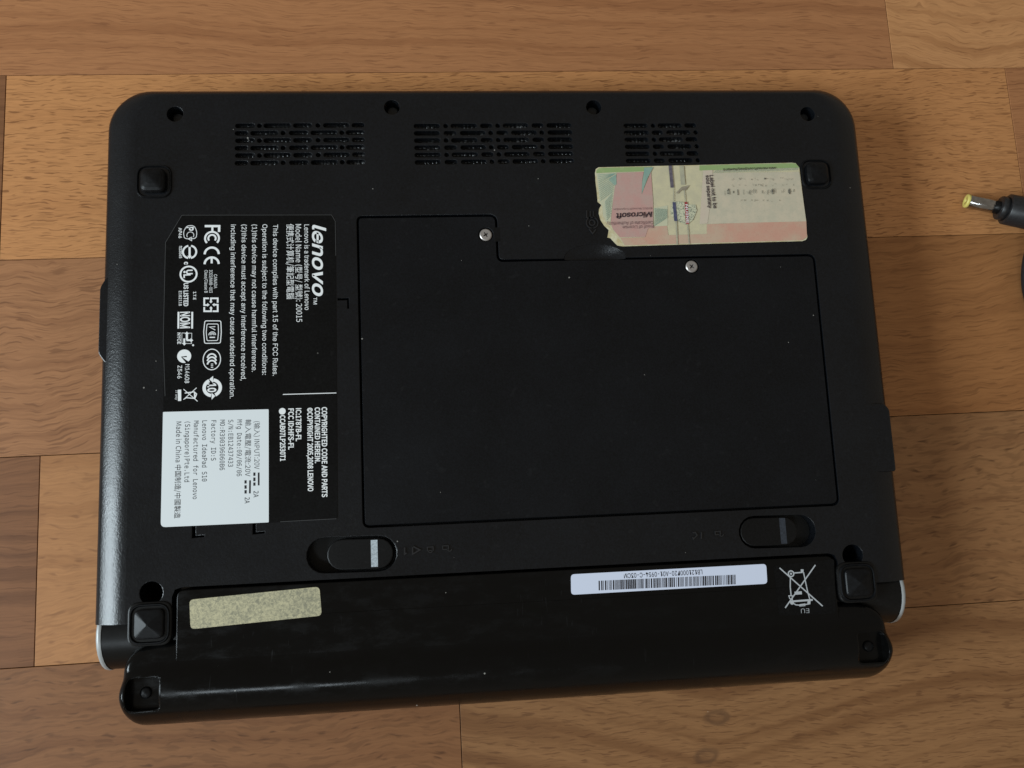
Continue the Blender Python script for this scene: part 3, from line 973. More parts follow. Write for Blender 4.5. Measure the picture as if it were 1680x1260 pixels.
T('(2)this device must accept any interference received,', (-80.48, 36.36), (-80.56, -12.39), 1.45, bold=0.0015)
T('including interference that may cause undesired operation.', (-83.73, 36.41), (-83.84, -17.70), 1.45, bold=0.0015)
T('COPYRIGHTED CODE AND PARTS', (-56.76, -21.28), (-56.99, -48.22), 1.50, font=CJK, bold=0.012)
T('CONTAINED HEREIN.', (-58.80, -21.28), (-58.93, -38.07), 1.45, font=CJK, bold=0.012)
T('©COPYRIGHT 2005,2008 LENOVO', (-61.03, -21.34), (-61.08, -46.33), 1.50, font=CJK, bold=0.012)
T('IC:1787B-FL', (-64.40, -21.36), (-64.47, -31.29), 1.50, font=CJK, bold=0.012)
T('FCC ID:HFS-FL', (-66.63, -21.36), (-66.70, -33.71), 1.50, font=CJK, bold=0.012)
P.disc((-68.45, -22.13), 1.0)
T('CCAB07LP2530T1', (-69.10, -23.30), (-69.09, -37.03), 1.45, font=CJK, bold=0.012)
P.line([(-68.25, -17.04), (-52.39, -17.12)], 0.24)
# round "FC" mark
P.line([(-91.60, 36.04), (-87.27, 35.96), (-87.30, 34.10)], 0.72)
P.line([(-89.31, 35.87), (-89.29, 33.94)], 0.62)
c = (-89.39, 32.09)
P.arc(c, 2.08, -43, 223, 0.58, 20)
P.arc(c, 1.12, -38, 218, 0.54, 16)
# CE
c = (-89.44, 27.06)
P.arc(c, 2.10, 0, 180, 0.66, 18)
c = (-89.45, 23.95)
P.arc(c, 2.10, 0, 180, 0.66, 18)
P.line([(-89.46, 26.01), (-89.45, 24.18)], 0.62)
T('CANADA', (-88.76, 20.67), (-88.73, 16.29), 0.95)
T('ICES/NMB-003', (-90.15, 22.05), (-90.09, 14.94), 0.95)
T('Class/Classe B', (-91.56, 22.08), (-91.50, 14.97), 0.95)
# four arrows in a square
for pts in ([(-90.16, 13.20), (-91.56, 13.24), (-91.54, 11.13), (-90.57, 11.10)], [(-89.58, 12.21), (-89.58, 13.19), (-87.58, 13.14), (-87.57, 11.78)],
            [(-88.57, 11.17), (-87.56, 11.15), (-87.55, 9.11), (-89.05, 9.15)], [(-91.54, 10.52), (-91.52, 9.22), (-89.51, 9.16), (-89.52, 10.10)]):
    P.line(pts, 0.50)
P.poly([(-90.65, 11.78), (-90.64, 10.65), (-89.95, 11.16)])
P.poly([(-90.08, 12.25), (-89.07, 12.23), (-89.57, 11.64)])
P.poly([(-88.53, 11.70), (-88.52, 10.60), (-89.18, 11.19)])
P.poly([(-90.03, 10.08), (-89.03, 10.06), (-89.54, 10.70)])
# rounded double frame
P.line(rounded([(-91.31, 6.23), (-86.60, 6.10), (-86.44, 2.58), (-86.70, -0.77), (-91.32, -0.71), (-91.64, 2.72)], 0.5, 4), 0.26, True)
P.line(rounded([(-90.66, 5.24), (-87.38, 5.15), (-87.26, 2.60), (-87.49, 0.07), (-90.62, 0.09), (-90.88, 2.70)], 0.4, 4), 0.22, True)
P.line([(-88.23, 4.35), (-89.94, 4.29), (-88.22, 3.30)], 0.24)
c = (-89.11, 1.76)
P.arc(c, 1.02, 0, 180, 0.20, 12)
P.arc(c, 0.66, 0, 180, 0.18, 10)
P.arc(c, 0.36, 0, 180, 0.16, 8)
P.line([(-89.88, 1.09), (-88.28, 1.05)], 0.34)
# ellipse with three arcs
c = (-89.16, -5.70)
P.ring(c, 2.55, 0.26, 36, 3.15)
for c in ((-89.19, -5.37), (-89.18, -6.36), (-89.17, -7.39)):
    P.arc(c, 1.28, 8, 172, 0.46, 14, 1.36)
for a, b_ in (((-89.43, -7.09), (-88.79, -7.11)), ((-89.42, -7.61), (-88.79, -7.63)), ((-89.42, -8.12), (-88.78, -8.14))):
    P.line([a, b_], 0.22)
# circle of two arrows round a 10
c = (-88.99, -14.31)
P.arc(c, 2.35, 112, 262, 0.98, 20)
P.arc(c, 2.35, -68, 82, 0.98, 20)
P.poly([(-88.76, -10.72), (-88.75, -12.85), (-89.89, -11.71)])
P.poly([(-89.15, -15.84), (-89.14, -17.88), (-88.09, -16.82)])
T('10', (-90.27, -12.95), (-90.25, -15.66), 2.3, bold=0.03)
# small marks of the left column
P.line(rounded([(-96.93, 36.31), (-94.76, 36.28), (-93.90, 34.25), (-94.14, 32.25), (-95.44, 32.04), (-96.73, 32.07), (-97.67, 32.31), (-97.99, 34.32)], 0.9, 5), 0.20, True)
T('P', (-96.92, 35.85), (-96.91, 34.61), 1.9, bold=0.03)
P.arc((-95.88, 33.21), 1.05, -35, 215, 0.18, 14)
P.line([(-95.47, 32.66), (-96.52, 32.06), (-95.46, 31.43), (-95.47, 32.66)], 0.18)
T('AЯ46', (-99.40, 35.66), (-99.36, 32.34), 0.95, bold=0.02)
c = (-96.04, 27.91)
P.arc(c, 1.98, 102, 258, 0.56, 18)
P.arc(c, 1.98, -78, 78, 0.56, 18)
P.line([(-96.06, 29.44), (-96.02, 26.60)], 0.62)
P.poly([(-96.74, 26.70), (-95.38, 26.67), (-96.01, 25.76)])
T('R33065', (-99.15, 29.81), (-99.10, 25.98), 0.80, bold=0.02)
T('c', (-97.58, 24.80), (-97.57, 23.89), 1.35, bold=0.03)
P.ring((-96.27, 20.91), 2.40, 0.52, 36)
T('U', (-96.91, 22.27), (-96.89, 20.83), 1.75, bold=0.03)
T('L', (-97.68, 20.85), (-97.66, 19.71), 1.9, bold=0.03)
P.disc((-97.47, 21.60), 0.36, 10)
T('US', (-97.64, 18.11), (-97.62, 16.25), 1.3, bold=0.02)
T('LISTED', (-97.66, 15.80), (-97.60, 10.90), 1.3, font=CJK, bold=0.012)
T('I.T.E', (-94.83, 15.36), (-94.80, 12.87), 0.80, bold=0.015)
T('E182118', (-99.08, 15.68), (-99.02, 11.09), 0.85, bold=0.01)
P.line([(-99.10, 9.22), (-99.08, 4.06)], 0.54)
P.line([(-95.06, 9.11), (-95.05, 3.95)], 0.54)
T('NOM', (-98.56, 9.19), (-98.50, 4.10), 2.75, bold=0.02)
P.line([(-98.02, 2.68), (-95.12, 2.52), (-95.15, -0.67), (-97.98, -0.52)], 0.13, True)
P.line([(-96.56, 2.41), (-96.54, 0.55)], 0.62)
P.poly([(-97.17, 2.36), (-95.97, 2.32), (-96.57, 3.08)])
P.line([(-97.30, 0.95), (-97.28, -0.54)], 0.55)
P.poly([(-97.91, -0.45), (-96.64, -0.48), (-97.27, -1.20)])
P.line([(-96.65, 0.41), (-95.38, 0.37)], 0.55)
P.poly([(-95.46, 1.04), (-95.44, -0.29), (-94.67, 0.35)])
T('NYCE', (-99.33, 2.79), (-99.28, -0.70), 0.95, bold=0.02)
P.disc((-94.69, -1.18), 0.30, 10)
c = (-97.26, -4.46)
tick = [(-95.94, -6.20), (-97.79, -4.78), (-96.45, -4.78), (-96.53, -4.38), (-98.22, -4.58), (-96.71, -6.69)]
ang0 = math.degrees(math.atan2(tick[0][1] - c[1], tick[0][0] - c[0]))
ang1 = math.degrees(math.atan2(tick[-1][1] - c[1], tick[-1][0] - c[0]))
if ang1 > ang0:
    ang1 -= 360
big = [(c[0] + 2.05 * math.cos(rad(ang0 + (360 + ang1 - ang0) * k / 28)), c[1] + 2.05 * math.sin(rad(ang0 + (360 + ang1 - ang0) * k / 28))) for k in range(29)]
P.poly(big + tick[::-1][1:-1])
T('N14608', (-96.92, -6.93), (-96.99, -12.65), 1.25, bold=0.006)
T('Z546', (-99.10, -7.23), (-99.14, -11.19), 1.25, bold=0.006)
P.line([(-97.32, -14.47), (-93.21, -18.25)], 0.22)
P.line([(-93.53, -14.16), (-97.28, -17.60)], 0.22)
P.line([(-96.95, -15.65), (-94.22, -15.37), (-93.51, -16.06), (-93.99, -17.35), (-96.59, -17.04), (-96.86, -17.32)], 0.30)
P.line([(-94.08, -15.53), (-94.06, -17.28)], 0.4)
P.line([(-98.47, -14.57), (-98.42, -17.97)], 0.95)
T('IT only', (-99.63, -14.75), (-99.66, -17.59), 0.65)
P.build('lettering', M['print_white'], reg)

# --- white rating label
Z2 = Z1 + 0.10
rate = sticker('rating_label', rounded([(-103.15, -21.10), (-72.45, -21.37), (-72.49, -54.86), (-103.28, -54.83)], [0.3, 0.3, 0.3, 1.4], 4), M['paper_white'], ZT, 0.22,
               'white sticker with grey dot printed lines')
P = Print(Z2 + 0.012)
T = P.text
for s, a, b_ in (
        ('(输入) INPUT:20V', (-76.63, -24.88), (-76.63, -39.16)),
        ('輸入電壓/電流:20V', (-79.18, -24.26), (-79.28, -41.17)),
        ('Mfg Date:09/06/06', (-81.65, -24.17), (-81.73, -41.00)),
        ('S/N:EB12437433', (-84.19, -24.15), (-84.19, -38.13)),
        ('MO:R390396060B6', (-86.62, -24.06), (-86.66, -39.02)),
        ('Factory ID:S', (-89.14, -24.11), (-89.15, -36.08)),
        ('Lenovo IdeaPad S10', (-91.77, -24.08), (-91.71, -42.11)),
        ('Manufactured for Lenovo', (-94.19, -24.06), (-94.28, -47.15)),
        ('(Singapore)Pte.Ltd', (-96.70, -24.24), (-96.72, -42.07)),
        ('Made in China 中国制造/中國製造', (-99.28, -24.15), (-99.36, -52.46)),
        ('2A', (-76.86, -45.54), (-76.86, -47.41)), ('2A', (-79.40, -47.30), (-79.40, -49.06))):
    T(s, a, b_, 1.38, font=MONO, bold=0.001)
P.build('lettering', M['ink_grey'], rate)
P = Print(Z2 + 0.012)
P.line([(-75.38, -40.14), (-75.38, -43.94)], 0.50)
P.line([(-77.87, -42.33), (-77.93, -46.18)], 0.50)
P.line([(-76.63, -40.09), (-76.63, -41.08)], 0.62)
P.line([(-76.63, -41.56), (-76.63, -42.65)], 0.62)
P.line([(-76.63, -43.03), (-76.63, -43.99)], 0.62)
P.line([(-79.18, -42.27), (-79.18, -43.23)], 0.62)
P.line([(-79.18, -43.74), (-79.17, -44.76)], 0.62)
P.line([(-79.17, -45.17), (-79.17, -46.16)], 0.62)
P.build('current_symbol', M['ink_black'], rate)

# --- worn licence label
Z3 = ZT + 0.20
coa_outline = [(32.33, 53.74), (31.39, 53.18), (31.07, 51.90), (31.07, 48.70), (31.26, 45.76), (31.35, 42.09), (32.52, 41.10), (32.13, 40.49), (31.65, 39.65), (31.47, 38.19), (31.93, 36.00), (33.04, 34.05), (34.37, 32.70), (34.10, 31.37), (33.79, 30.17), (34.79, 29.91), (35.77, 28.69), (36.87, 27.47), (38.50, 27.12),
               (62.27, 27.42), (98.20, 27.78), (99.42, 28.20), (100.00, 29.10), (99.93, 30.46), (99.84, 42.11), (99.54, 53.03), (98.44, 54.48), (97.08, 54.64), (64.33, 54.15)]
coa = sticker('licence_label', coa_outline, M['coa_torn'], ZT, 0.20, 'faded pink and green paper label with a torn corner')
def patch(name, mat, polys, z):
    p = Print(z)
    for q_ in polys:
        p.poly(q_)
    return p.build(name, M[mat], coa)
zz = Z3 + 0.006
patch('printed_ground', 'coa_paper', [[(32.43, 53.49), (31.61, 52.88), (31.34, 51.65), (31.36, 48.70), (31.72, 45.51), (32.09, 41.84), (32.98, 40.85), (32.64, 39.15), (32.75, 37.20), (33.91, 34.76), (35.55, 32.68), (36.38, 30.85), (37.92, 29.13), (39.22, 27.30), (62.28, 27.59), (98.09, 27.98), (99.24, 28.38), (99.76, 29.23), (99.64, 42.11), (99.35, 52.90), (98.34, 54.28), (97.06, 54.44), (64.32, 53.95)]], zz)
zz += 0.07
patch('green_band', 'coa_green', [[(32.43, 53.49), (31.55, 52.76), (31.40, 51.77), (39.38, 52.05), (49.72, 52.24), (49.82, 53.73)], [(65.78, 54.01), (65.65, 52.26), (70.28, 52.34), (99.53, 52.90), (98.42, 54.30), (97.06, 54.44)]], zz)
patch('grey_field', 'coa_grey', [[(66.84, 52.00), (70.08, 51.34), (99.38, 51.39), (100.07, 34.40), (66.64, 34.09)]], zz)
patch('teal_field', 'coa_pale', [[(31.49, 51.65), (38.18, 51.94), (36.07, 41.05), (35.13, 35.47), (33.70, 35.25), (32.77, 37.45), (32.74, 40.85), (32.09, 41.84)], [(49.56, 39.63), (54.18, 40.54), (53.68, 33.70), (49.37, 33.53)]], zz)
patch('salmon_band', 'coa_salmon', [[(47.19, 32.96), (49.14, 33.66), (53.44, 33.70), (53.69, 30.54), (66.56, 30.68), (66.32, 27.76), (39.23, 27.42), (37.97, 29.86), (46.03, 29.95)], [(62.49, 30.38), (66.37, 30.80), (66.63, 33.97), (79.73, 34.25), (100.07, 34.40), (99.80, 29.10), (98.10, 28.03), (62.29, 27.71)]], zz)
zz += 0.07
patch('pink_field', 'coa_pink', [[(38.21, 51.70), (47.05, 51.97), (46.39, 49.26), (45.82, 44.34), (49.46, 51.94), (49.44, 41.34), (48.86, 33.05), (47.18, 32.84), (46.04, 30.07), (37.75, 30.10), (35.78, 32.67), (35.09, 34.74), (36.43, 43.00)]], zz)
patch('blush_stripe', 'coa_blush', [[(66.86, 52.25), (70.04, 52.34), (69.41, 46.00), (66.89, 34.21), (64.22, 34.01)]], zz)
zz += 0.07
patch('teal_wedge', 'coa_teal', [[(47.27, 53.40), (50.29, 53.47), (48.10, 49.73), (45.82, 44.34), (46.35, 48.76), (47.08, 51.72)], [(37.90, 51.21), (37.81, 47.88), (37.18, 47.40), (35.40, 49.39)]], zz)
p = Print(zz)
p.line([(31.81, 51.03), (37.55, 51.46)], 0.13)
p.line([(31.83, 50.36), (37.62, 51.46)], 0.13)
p.line([(31.86, 49.70), (37.68, 51.46)], 0.13)
p.line([(31.88, 49.04), (37.66, 51.46)], 0.13)
p.line([(31.91, 48.37), (37.58, 51.46)], 0.13)
p.line([(31.93, 47.71), (37.45, 50.84)], 0.13)
p.line([(31.95, 47.05), (37.33, 50.18)], 0.13)
p.line([(31.98, 46.38), (37.20, 49.51)], 0.13)
p.line([(32.00, 45.72), (37.08, 48.85)], 0.13)
p.line([(32.03, 45.06), (36.95, 48.19)], 0.13)
p.line([(32.05, 44.40), (36.83, 47.52)], 0.13)
p.line([(32.08, 43.74), (36.70, 46.86)], 0.13)
p.line([(32.10, 43.08), (36.58, 46.20)], 0.13)
p.line([(32.13, 42.42), (36.45, 45.54)], 0.13)
p.line([(33.57, 41.74), (36.33, 44.87)], 0.13)
p.line([(33.59, 41.08), (36.19, 44.03)], 0.13)
p.line([(33.62, 40.42), (36.06, 43.19)], 0.13)
p.line([(33.64, 39.77), (35.92, 42.35)], 0.13)
p.line([(33.67, 39.11), (35.79, 41.51)], 0.13)
p.line([(33.69, 38.45), (35.65, 40.67)], 0.13)
p.line([(33.71, 37.79), (35.52, 39.83)], 0.13)
p.line([(33.74, 37.14), (35.38, 39.00)], 0.13)
p.line([(33.76, 36.48), (35.25, 38.16)], 0.13)
p.line([(33.78, 35.83), (35.11, 37.33)], 0.13)
p.build('teal_hatching', M['coa_teal'], coa)
p = Print(zz)
p.line([(49.65, 39.26), (50.11, 39.58)], 0.13)
p.line([(49.62, 38.79), (50.65, 39.53)], 0.13)
p.line([(49.59, 38.33), (51.19, 39.47)], 0.13)
p.line([(49.56, 37.86), (51.73, 39.42)], 0.13)
p.line([(49.52, 37.40), (52.28, 39.36)], 0.13)
p.line([(49.49, 36.94), (52.82, 39.31)], 0.13)
p.line([(49.46, 36.48), (53.36, 39.25)], 0.13)
p.line([(49.43, 36.01), (53.90, 39.20)], 0.13)
p.line([(49.39, 35.55), (53.93, 38.78)], 0.13)
p.line([(49.36, 35.09), (53.90, 38.31)], 0.13)
p.line([(49.33, 34.63), (53.86, 37.85)], 0.13)
p.line([(49.30, 34.16), (53.83, 37.38)], 0.13)
p.line([(49.27, 33.77), (53.80, 36.92)], 0.13)
p.line([(49.27, 33.77), (53.76, 36.46)], 0.13)
p.build('teal_hatching', M['coa_teal'], coa)
p = Print(zz)
p.line([(70.32, 51.31), (71.25, 52.25)], 0.12)
p.line([(71.03, 51.33), (71.96, 52.27)], 0.12)
p.line([(71.74, 51.34), (72.67, 52.28)], 0.12)
p.line([(72.45, 51.36), (73.38, 52.30)], 0.12)
p.line([(73.16, 51.38), (74.09, 52.31)], 0.12)
p.line([(73.87, 51.39), (74.80, 52.33)], 0.12)
p.line([(74.58, 51.41), (75.52, 52.35)], 0.12)
p.line([(75.29, 51.42), (76.23, 52.36)], 0.12)
p.line([(76.00, 51.44), (76.94, 52.38)], 0.12)
p.line([(76.71, 51.45), (77.65, 52.39)], 0.12)
p.line([(77.43, 51.47), (78.36, 52.41)], 0.12)
p.line([(78.14, 51.49), (79.08, 52.43)], 0.12)
p.line([(78.85, 51.50), (79.79, 52.44)], 0.12)
p.line([(79.56, 51.52), (80.50, 52.46)], 0.12)
p.line([(80.28, 51.53), (81.22, 52.47)], 0.12)
p.line([(80.99, 51.55), (81.93, 52.49)], 0.12)
p.line([(81.70, 51.57), (82.65, 52.51)], 0.12)
p.line([(82.42, 51.58), (83.36, 52.52)], 0.12)
p.line([(83.13, 51.60), (84.08, 52.54)], 0.12)
p.line([(83.85, 51.61), (84.79, 52.56)], 0.12)
p.line([(84.56, 51.63), (85.51, 52.57)], 0.12)
p.line([(85.28, 51.64), (86.22, 52.59)], 0.12)
p.line([(85.99, 51.66), (86.94, 52.60)], 0.12)
p.line([(86.71, 51.68), (87.66, 52.62)], 0.12)
p.line([(87.43, 51.69), (88.38, 52.64)], 0.12)
p.line([(88.14, 51.71), (89.09, 52.65)], 0.12)
p.line([(88.86, 51.72), (89.81, 52.67)], 0.12)
p.line([(89.58, 51.74), (90.53, 52.68)], 0.12)
p.line([(90.30, 51.76), (91.25, 52.70)], 0.12)
p.line([(91.01, 51.77), (91.97, 52.72)], 0.12)
p.line([(91.73, 51.79), (92.69, 52.73)], 0.12)
p.line([(92.45, 51.80), (93.41, 52.75)], 0.12)
p.line([(93.17, 51.82), (94.13, 52.77)], 0.12)
p.line([(93.89, 51.84), (94.85, 52.78)], 0.12)
p.line([(94.61, 51.85), (95.57, 52.80)], 0.12)
p.line([(95.33, 51.87), (96.29, 52.81)], 0.12)
p.line([(96.05, 51.88), (97.01, 52.83)], 0.12)
p.line([(96.77, 51.90), (97.73, 52.85)], 0.12)
p.line([(97.49, 51.92), (98.45, 52.86)], 0.12)
p.line([(98.22, 51.93), (99.18, 52.88)], 0.12)
p.build('teal_hatching', M['coa_teal'], coa)
patch('speckled_print', 'coa_smudge', [[(56.07, 41.74), (58.83, 41.70), (60.93, 40.68), (63.34, 40.65), (63.67, 38.68), (62.22, 35.51), (59.93, 33.84), (58.06, 34.60), (55.11, 36.85), (54.77, 38.81)]], zz)
zz += 0.07
p = Print(zz)
p.line([(56.59, 47.15), (56.19, 41.74)], 0.25)
p.line([(56.54, 35.12), (56.32, 27.34)], 0.45)
p.line([(60.20, 34.32), (60.27, 27.39)], 0.35)
p.line([(60.01, 46.12), (60.04, 41.68)], 0.30)
p.line([(59.74, 53.82), (59.74, 47.36)], 1.45)
p.build('thread_trace', M['coa_thread'], coa)
p = Print(zz + 0.03)
p.line([(55.92, 53.91), (56.05, 46.42)], 1.1)
p.build('dark_thread', M['coa_purple'], coa)
p = Print(zz + 0.03)
p.line([(56.29, 41.49), (56.42, 35.12)], 1.05)
p.build('blue_thread', M['coa_blue'], coa)
p = Print(zz + 0.03)
p.line([(60.22, 41.55), (60.14, 34.08)], 0.95)
p.build('red_thread', M['coa_red'], coa)
p = Print(zz + 0.06)
p.text('NUINE', (59.96, 40.70), (59.87, 34.33), 0.8, bold=0.01)
p.build('thread_lettering', M['print_white'], coa)
p = Print(zz + 0.03)
p.poly([(57.25, 44.68), (59.20, 46.63), (61.79, 47.21), (60.58, 45.62), (59.59, 45.39), (59.39, 45.88), (57.58, 44.30)])
p.build('exposed_thread', M['coa_brown'], coa)
P = Print(zz + 0.05)
T = P.text
T('Microsoft', (48.80, 38.36), (36.83, 37.99), 1.72, bold=0.018, shear=0.16)
T('Label not to be', (68.80, 50.53), (69.22, 39.13), 1.16, bold=0.018)
T('sold separately', (67.50, 50.50), (67.48, 39.23), 1.16, bold=0.018)
T('www.microsoft.com/piracy/howtotell', (91.43, 53.11), (73.49, 52.73), 0.80, bold=0.012)
P.build('lettering', M['coa_ink'], coa)
P = Print(zz + 0.05)
P.text('Certificate of Authenticity', (48.90, 35.29), (33.69, 35.13), 1.10)
P.text('Proof of License', (49.05, 33.97), (38.81, 33.76), 1.05)
P.text('©2001 Microsoft Corporation', (48.90, 39.83), (36.22, 39.63), 0.62)
P.build('soft_lettering', M['coa_ink_soft'], coa)
rnd = random.Random(4)
P = Print(zz + 0.03)
P.line([(73.47, 45.04), (73.42, 43.71)], 0.10)
P.line([(74.43, 45.45), (74.37, 44.07)], 0.30)
P.line([(75.13, 44.63), (75.01, 43.75)], 0.10)
P.line([(76.34, 45.02), (76.31, 44.29)], 0.30)
P.line([(77.82, 45.54), (77.80, 43.61)], 0.30)
P.line([(79.74, 45.45), (79.72, 43.76)], 0.10)
P.line([(80.77, 44.76), (80.87, 44.40)], 0.10)
P.line([(81.31, 44.80), (81.25, 44.02)], 0.10)
P.line([(81.79, 45.20), (81.63, 43.80)], 0.14)
P.line([(82.07, 45.27), (81.99, 43.57)], 0.10)
P.line([(82.47, 45.13), (82.41, 44.38)], 0.14)
P.line([(83.15, 45.66), (82.97, 44.07)], 0.14)
P.line([(83.76, 45.46), (83.79, 44.16)], 0.20)
P.line([(86.03, 45.11), (86.01, 44.06)], 0.20)
P.line([(86.78, 44.69), (86.78, 44.04)], 0.10)
P.line([(87.76, 45.14), (87.71, 43.66)], 0.20)
P.line([(88.23, 45.41), (88.22, 44.24)], 0.10)
P.line([(88.97, 45.11), (88.92, 43.84)], 0.14)
P.line([(89.40, 45.40), (89.30, 44.14)], 0.30)
P.line([(90.37, 45.68), (90.30, 44.06)], 0.20)
P.line([(92.66, 44.92), (92.69, 44.03)], 0.14)
P.line([(93.37, 45.55), (93.22, 44.39)], 0.14)
P.line([(94.91, 45.21), (94.85, 44.04)], 0.20)
P.line([(95.39, 45.55), (95.22, 44.20)], 0.30)
P.line([(95.65, 44.82), (95.76, 44.51)], 0.30)
P.line([(96.72, 45.38), (96.72, 44.40)], 0.20)
P.line([(94.71, 48.93), (94.91, 48.29)], 0.08)
P.line([(93.09, 49.51), (93.34, 49.00)], 0.08)
P.line([(94.85, 48.91), (94.93, 48.75)], 0.16)
P.line([(78.64, 49.18), (78.53, 49.02)], 0.16)
P.line([(84.73, 48.88), (84.82, 48.55)], 0.12)
P.line([(96.47, 49.16), (96.68, 48.97)], 0.08)
P.line([(80.24, 49.16), (80.45, 48.92)], 0.12)
P.line([(95.39, 48.97), (95.62, 48.82)], 0.16)
P.line([(88.05, 49.25), (88.23, 48.98)], 0.16)
P.line([(87.14, 49.24), (87.12, 48.70)], 0.08)
P.line([(94.03, 48.99), (93.80, 48.82)], 0.12)
P.line([(96.50, 48.94), (96.27, 48.54)], 0.12)
P.line([(79.42, 49.48), (79.38, 49.14)], 0.12)
P.line([(83.67, 49.40), (83.60, 49.19)], 0.16)
P.line([(76.19, 49.02), (76.38, 48.59)], 0.08)
P.line([(83.90, 49.11), (84.09, 48.77)], 0.08)
P.line([(89.14, 49.23), (89.08, 48.83)], 0.16)
P.line([(82.66, 48.87), (82.65, 48.71)], 0.08)
P.line([(87.30, 49.05), (87.06, 48.69)], 0.12)
P.line([(78.87, 49.51), (78.76, 48.88)], 0.16)
P.line([(92.68, 49.35), (92.68, 49.14)], 0.16)
P.line([(89.93, 48.91), (90.11, 48.43)], 0.16)
P.line([(82.76, 49.16), (82.95, 48.65)], 0.12)
P.line([(79.10, 48.99), (78.87, 48.80)], 0.08)
P.line([(89.90, 49.27), (90.11, 48.95)], 0.08)
P.line([(76.68, 49.45), (76.68, 48.95)], 0.12)
P.line([(87.50, 46.98), (87.22, 46.45)], 0.16)
P.line([(86.42, 47.37), (86.49, 47.17)], 0.16)
P.line([(76.10, 47.31), (76.14, 46.75)], 0.08)
P.line([(96.82, 47.08), (96.79, 46.58)], 0.12)
P.line([(80.30, 47.12), (80.57, 46.69)], 0.08)
P.line([(83.03, 47.37), (83.28, 46.80)], 0.08)
P.line([(83.89, 47.14), (83.93, 46.53)], 0.16)
P.line([(85.40, 47.09), (85.66, 46.86)], 0.08)
P.line([(85.72, 47.20), (85.83, 46.57)], 0.16)
P.line([(90.64, 47.40), (90.53, 47.16)], 0.16)
P.line([(86.08, 46.88), (86.30, 46.46)], 0.12)
P.line([(89.54, 46.94), (89.60, 46.49)], 0.12)
P.line([(94.42, 47.32), (94.28, 46.77)], 0.08)
P.line([(78.54, 47.29), (78.44, 46.75)], 0.08)
P.line([(83.95, 47.05), (84.09, 46.80)], 0.16)
P.line([(93.17, 46.96), (93.21, 46.57)], 0.16)
P.line([(76.31, 46.88), (76.47, 46.29)], 0.08)
P.line([(85.06, 47.38), (84.91, 46.87)], 0.16)
P.line([(78.74, 42.05), (78.59, 41.46)], 0.12)
P.line([(79.71, 41.77), (79.85, 41.60)], 0.12)
P.line([(80.22, 42.17), (80.07, 41.97)], 0.08)
P.line([(79.45, 42.02), (79.73, 41.85)], 0.12)
P.line([(86.21, 41.72), (85.94, 41.41)], 0.12)
P.line([(83.30, 42.14), (83.39, 41.62)], 0.12)
P.line([(83.44, 41.81), (83.24, 41.53)], 0.16)
P.line([(84.05, 41.89), (84.09, 41.61)], 0.16)
P.line([(91.55, 41.92), (91.71, 41.39)], 0.12)
P.line([(87.43, 41.72), (87.69, 41.16)], 0.08)
P.line([(88.75, 41.51), (88.87, 41.10)], 0.08)
P.line([(87.50, 41.83), (87.26, 41.54)], 0.16)
P.line([(86.04, 42.06), (86.13, 41.60)], 0.08)
P.line([(83.12, 41.55), (83.12, 41.35)], 0.16)
P.line([(79.79, 41.97), (79.93, 41.52)], 0.16)
P.line([(82.13, 42.06), (82.12, 41.53)], 0.16)
P.line([(87.39, 49.39), (87.39, 48.87)], 0.45)
P.line([(74.75, 45.81), (74.69, 43.95)], 0.42)
P.line([(89.61, 45.62), (89.54, 43.75)], 0.42)
P.line([(95.28, 45.54), (95.20, 43.67)], 0.42)
P.build('worn_barcode', M['coa_faded'], coa)

# --- battery stickers
Z4 = ZI + 0.10
sticker('beige_sticker', rounded([(-95.02, -75.84), (-58.07, -74.10), (-57.46, -82.37), (-94.59, -84.13)], 1.3, 4), M['beige'], ZI, 0.12, 'worn speckled beige sticker with no print')
bc = sticker('barcode_label', rounded([(16.25, -74.41), (76.80, -74.40), (76.64, -80.33), (16.03, -80.41)], 1.1, 4), M['paper_blue'], ZI, 0.10, 'narrow white sticker with one barcode')
P = Print(Z4 + 0.012)
P.text('LB121000720-A01-0954-C-03CM', (56.61, -75.09), (32.37, -75.03), 1.38, bold=0.008)
P.poly([(24.54, -76.73), (24.94, -76.75), (24.82, -79.56), (24.43, -79.54)])
P.poly([(25.31, -76.74), (25.71, -76.76), (25.59, -79.57), (25.20, -79.55)])
P.poly([(25.92, -76.75), (26.09, -76.75), (25.97, -79.56), (25.80, -79.55)])
P.poly([(26.46, -76.75), (26.86, -76.77), (26.74, -79.58), (26.35, -79.56)])
P.poly([(27.07, -76.76), (27.24, -76.76), (27.12, -79.57), (26.96, -79.56)])
P.poly([(27.62, -76.76), (27.79, -76.77), (27.67, -79.58), (27.50, -79.57)])
P.poly([(28.00, -76.76), (28.17, -76.77), (28.05, -79.58), (27.88, -79.57)])
P.poly([(28.33, -76.77), (28.50, -76.78), (28.38, -79.58), (28.21, -79.58)])
P.poly([(28.87, -76.77), (29.27, -76.79), (29.15, -79.60), (28.75, -79.58)])
P.poly([(29.48, -76.78), (29.65, -76.79), (29.53, -79.60), (29.36, -79.59)])
P.poly([(29.81, -76.78), (29.98, -76.79), (29.86, -79.60), (29.69, -79.59)])
P.poly([(30.14, -76.78), (30.31, -76.79), (30.19, -79.60), (30.02, -79.59)])
P.poly([(30.47, -76.79), (30.64, -76.80), (30.52, -79.61), (30.35, -79.60)])
P.poly([(30.86, -76.79), (31.03, -76.80), (30.90, -79.61), (30.73, -79.60)])
P.poly([(31.19, -76.79), (31.59, -76.81), (31.46, -79.63), (31.06, -79.60)])
P.poly([(31.77, -76.80), (32.17, -76.82), (32.04, -79.63), (31.64, -79.61)])
P.poly([(32.38, -76.81), (32.55, -76.81), (32.42, -79.63), (32.25, -79.62)])
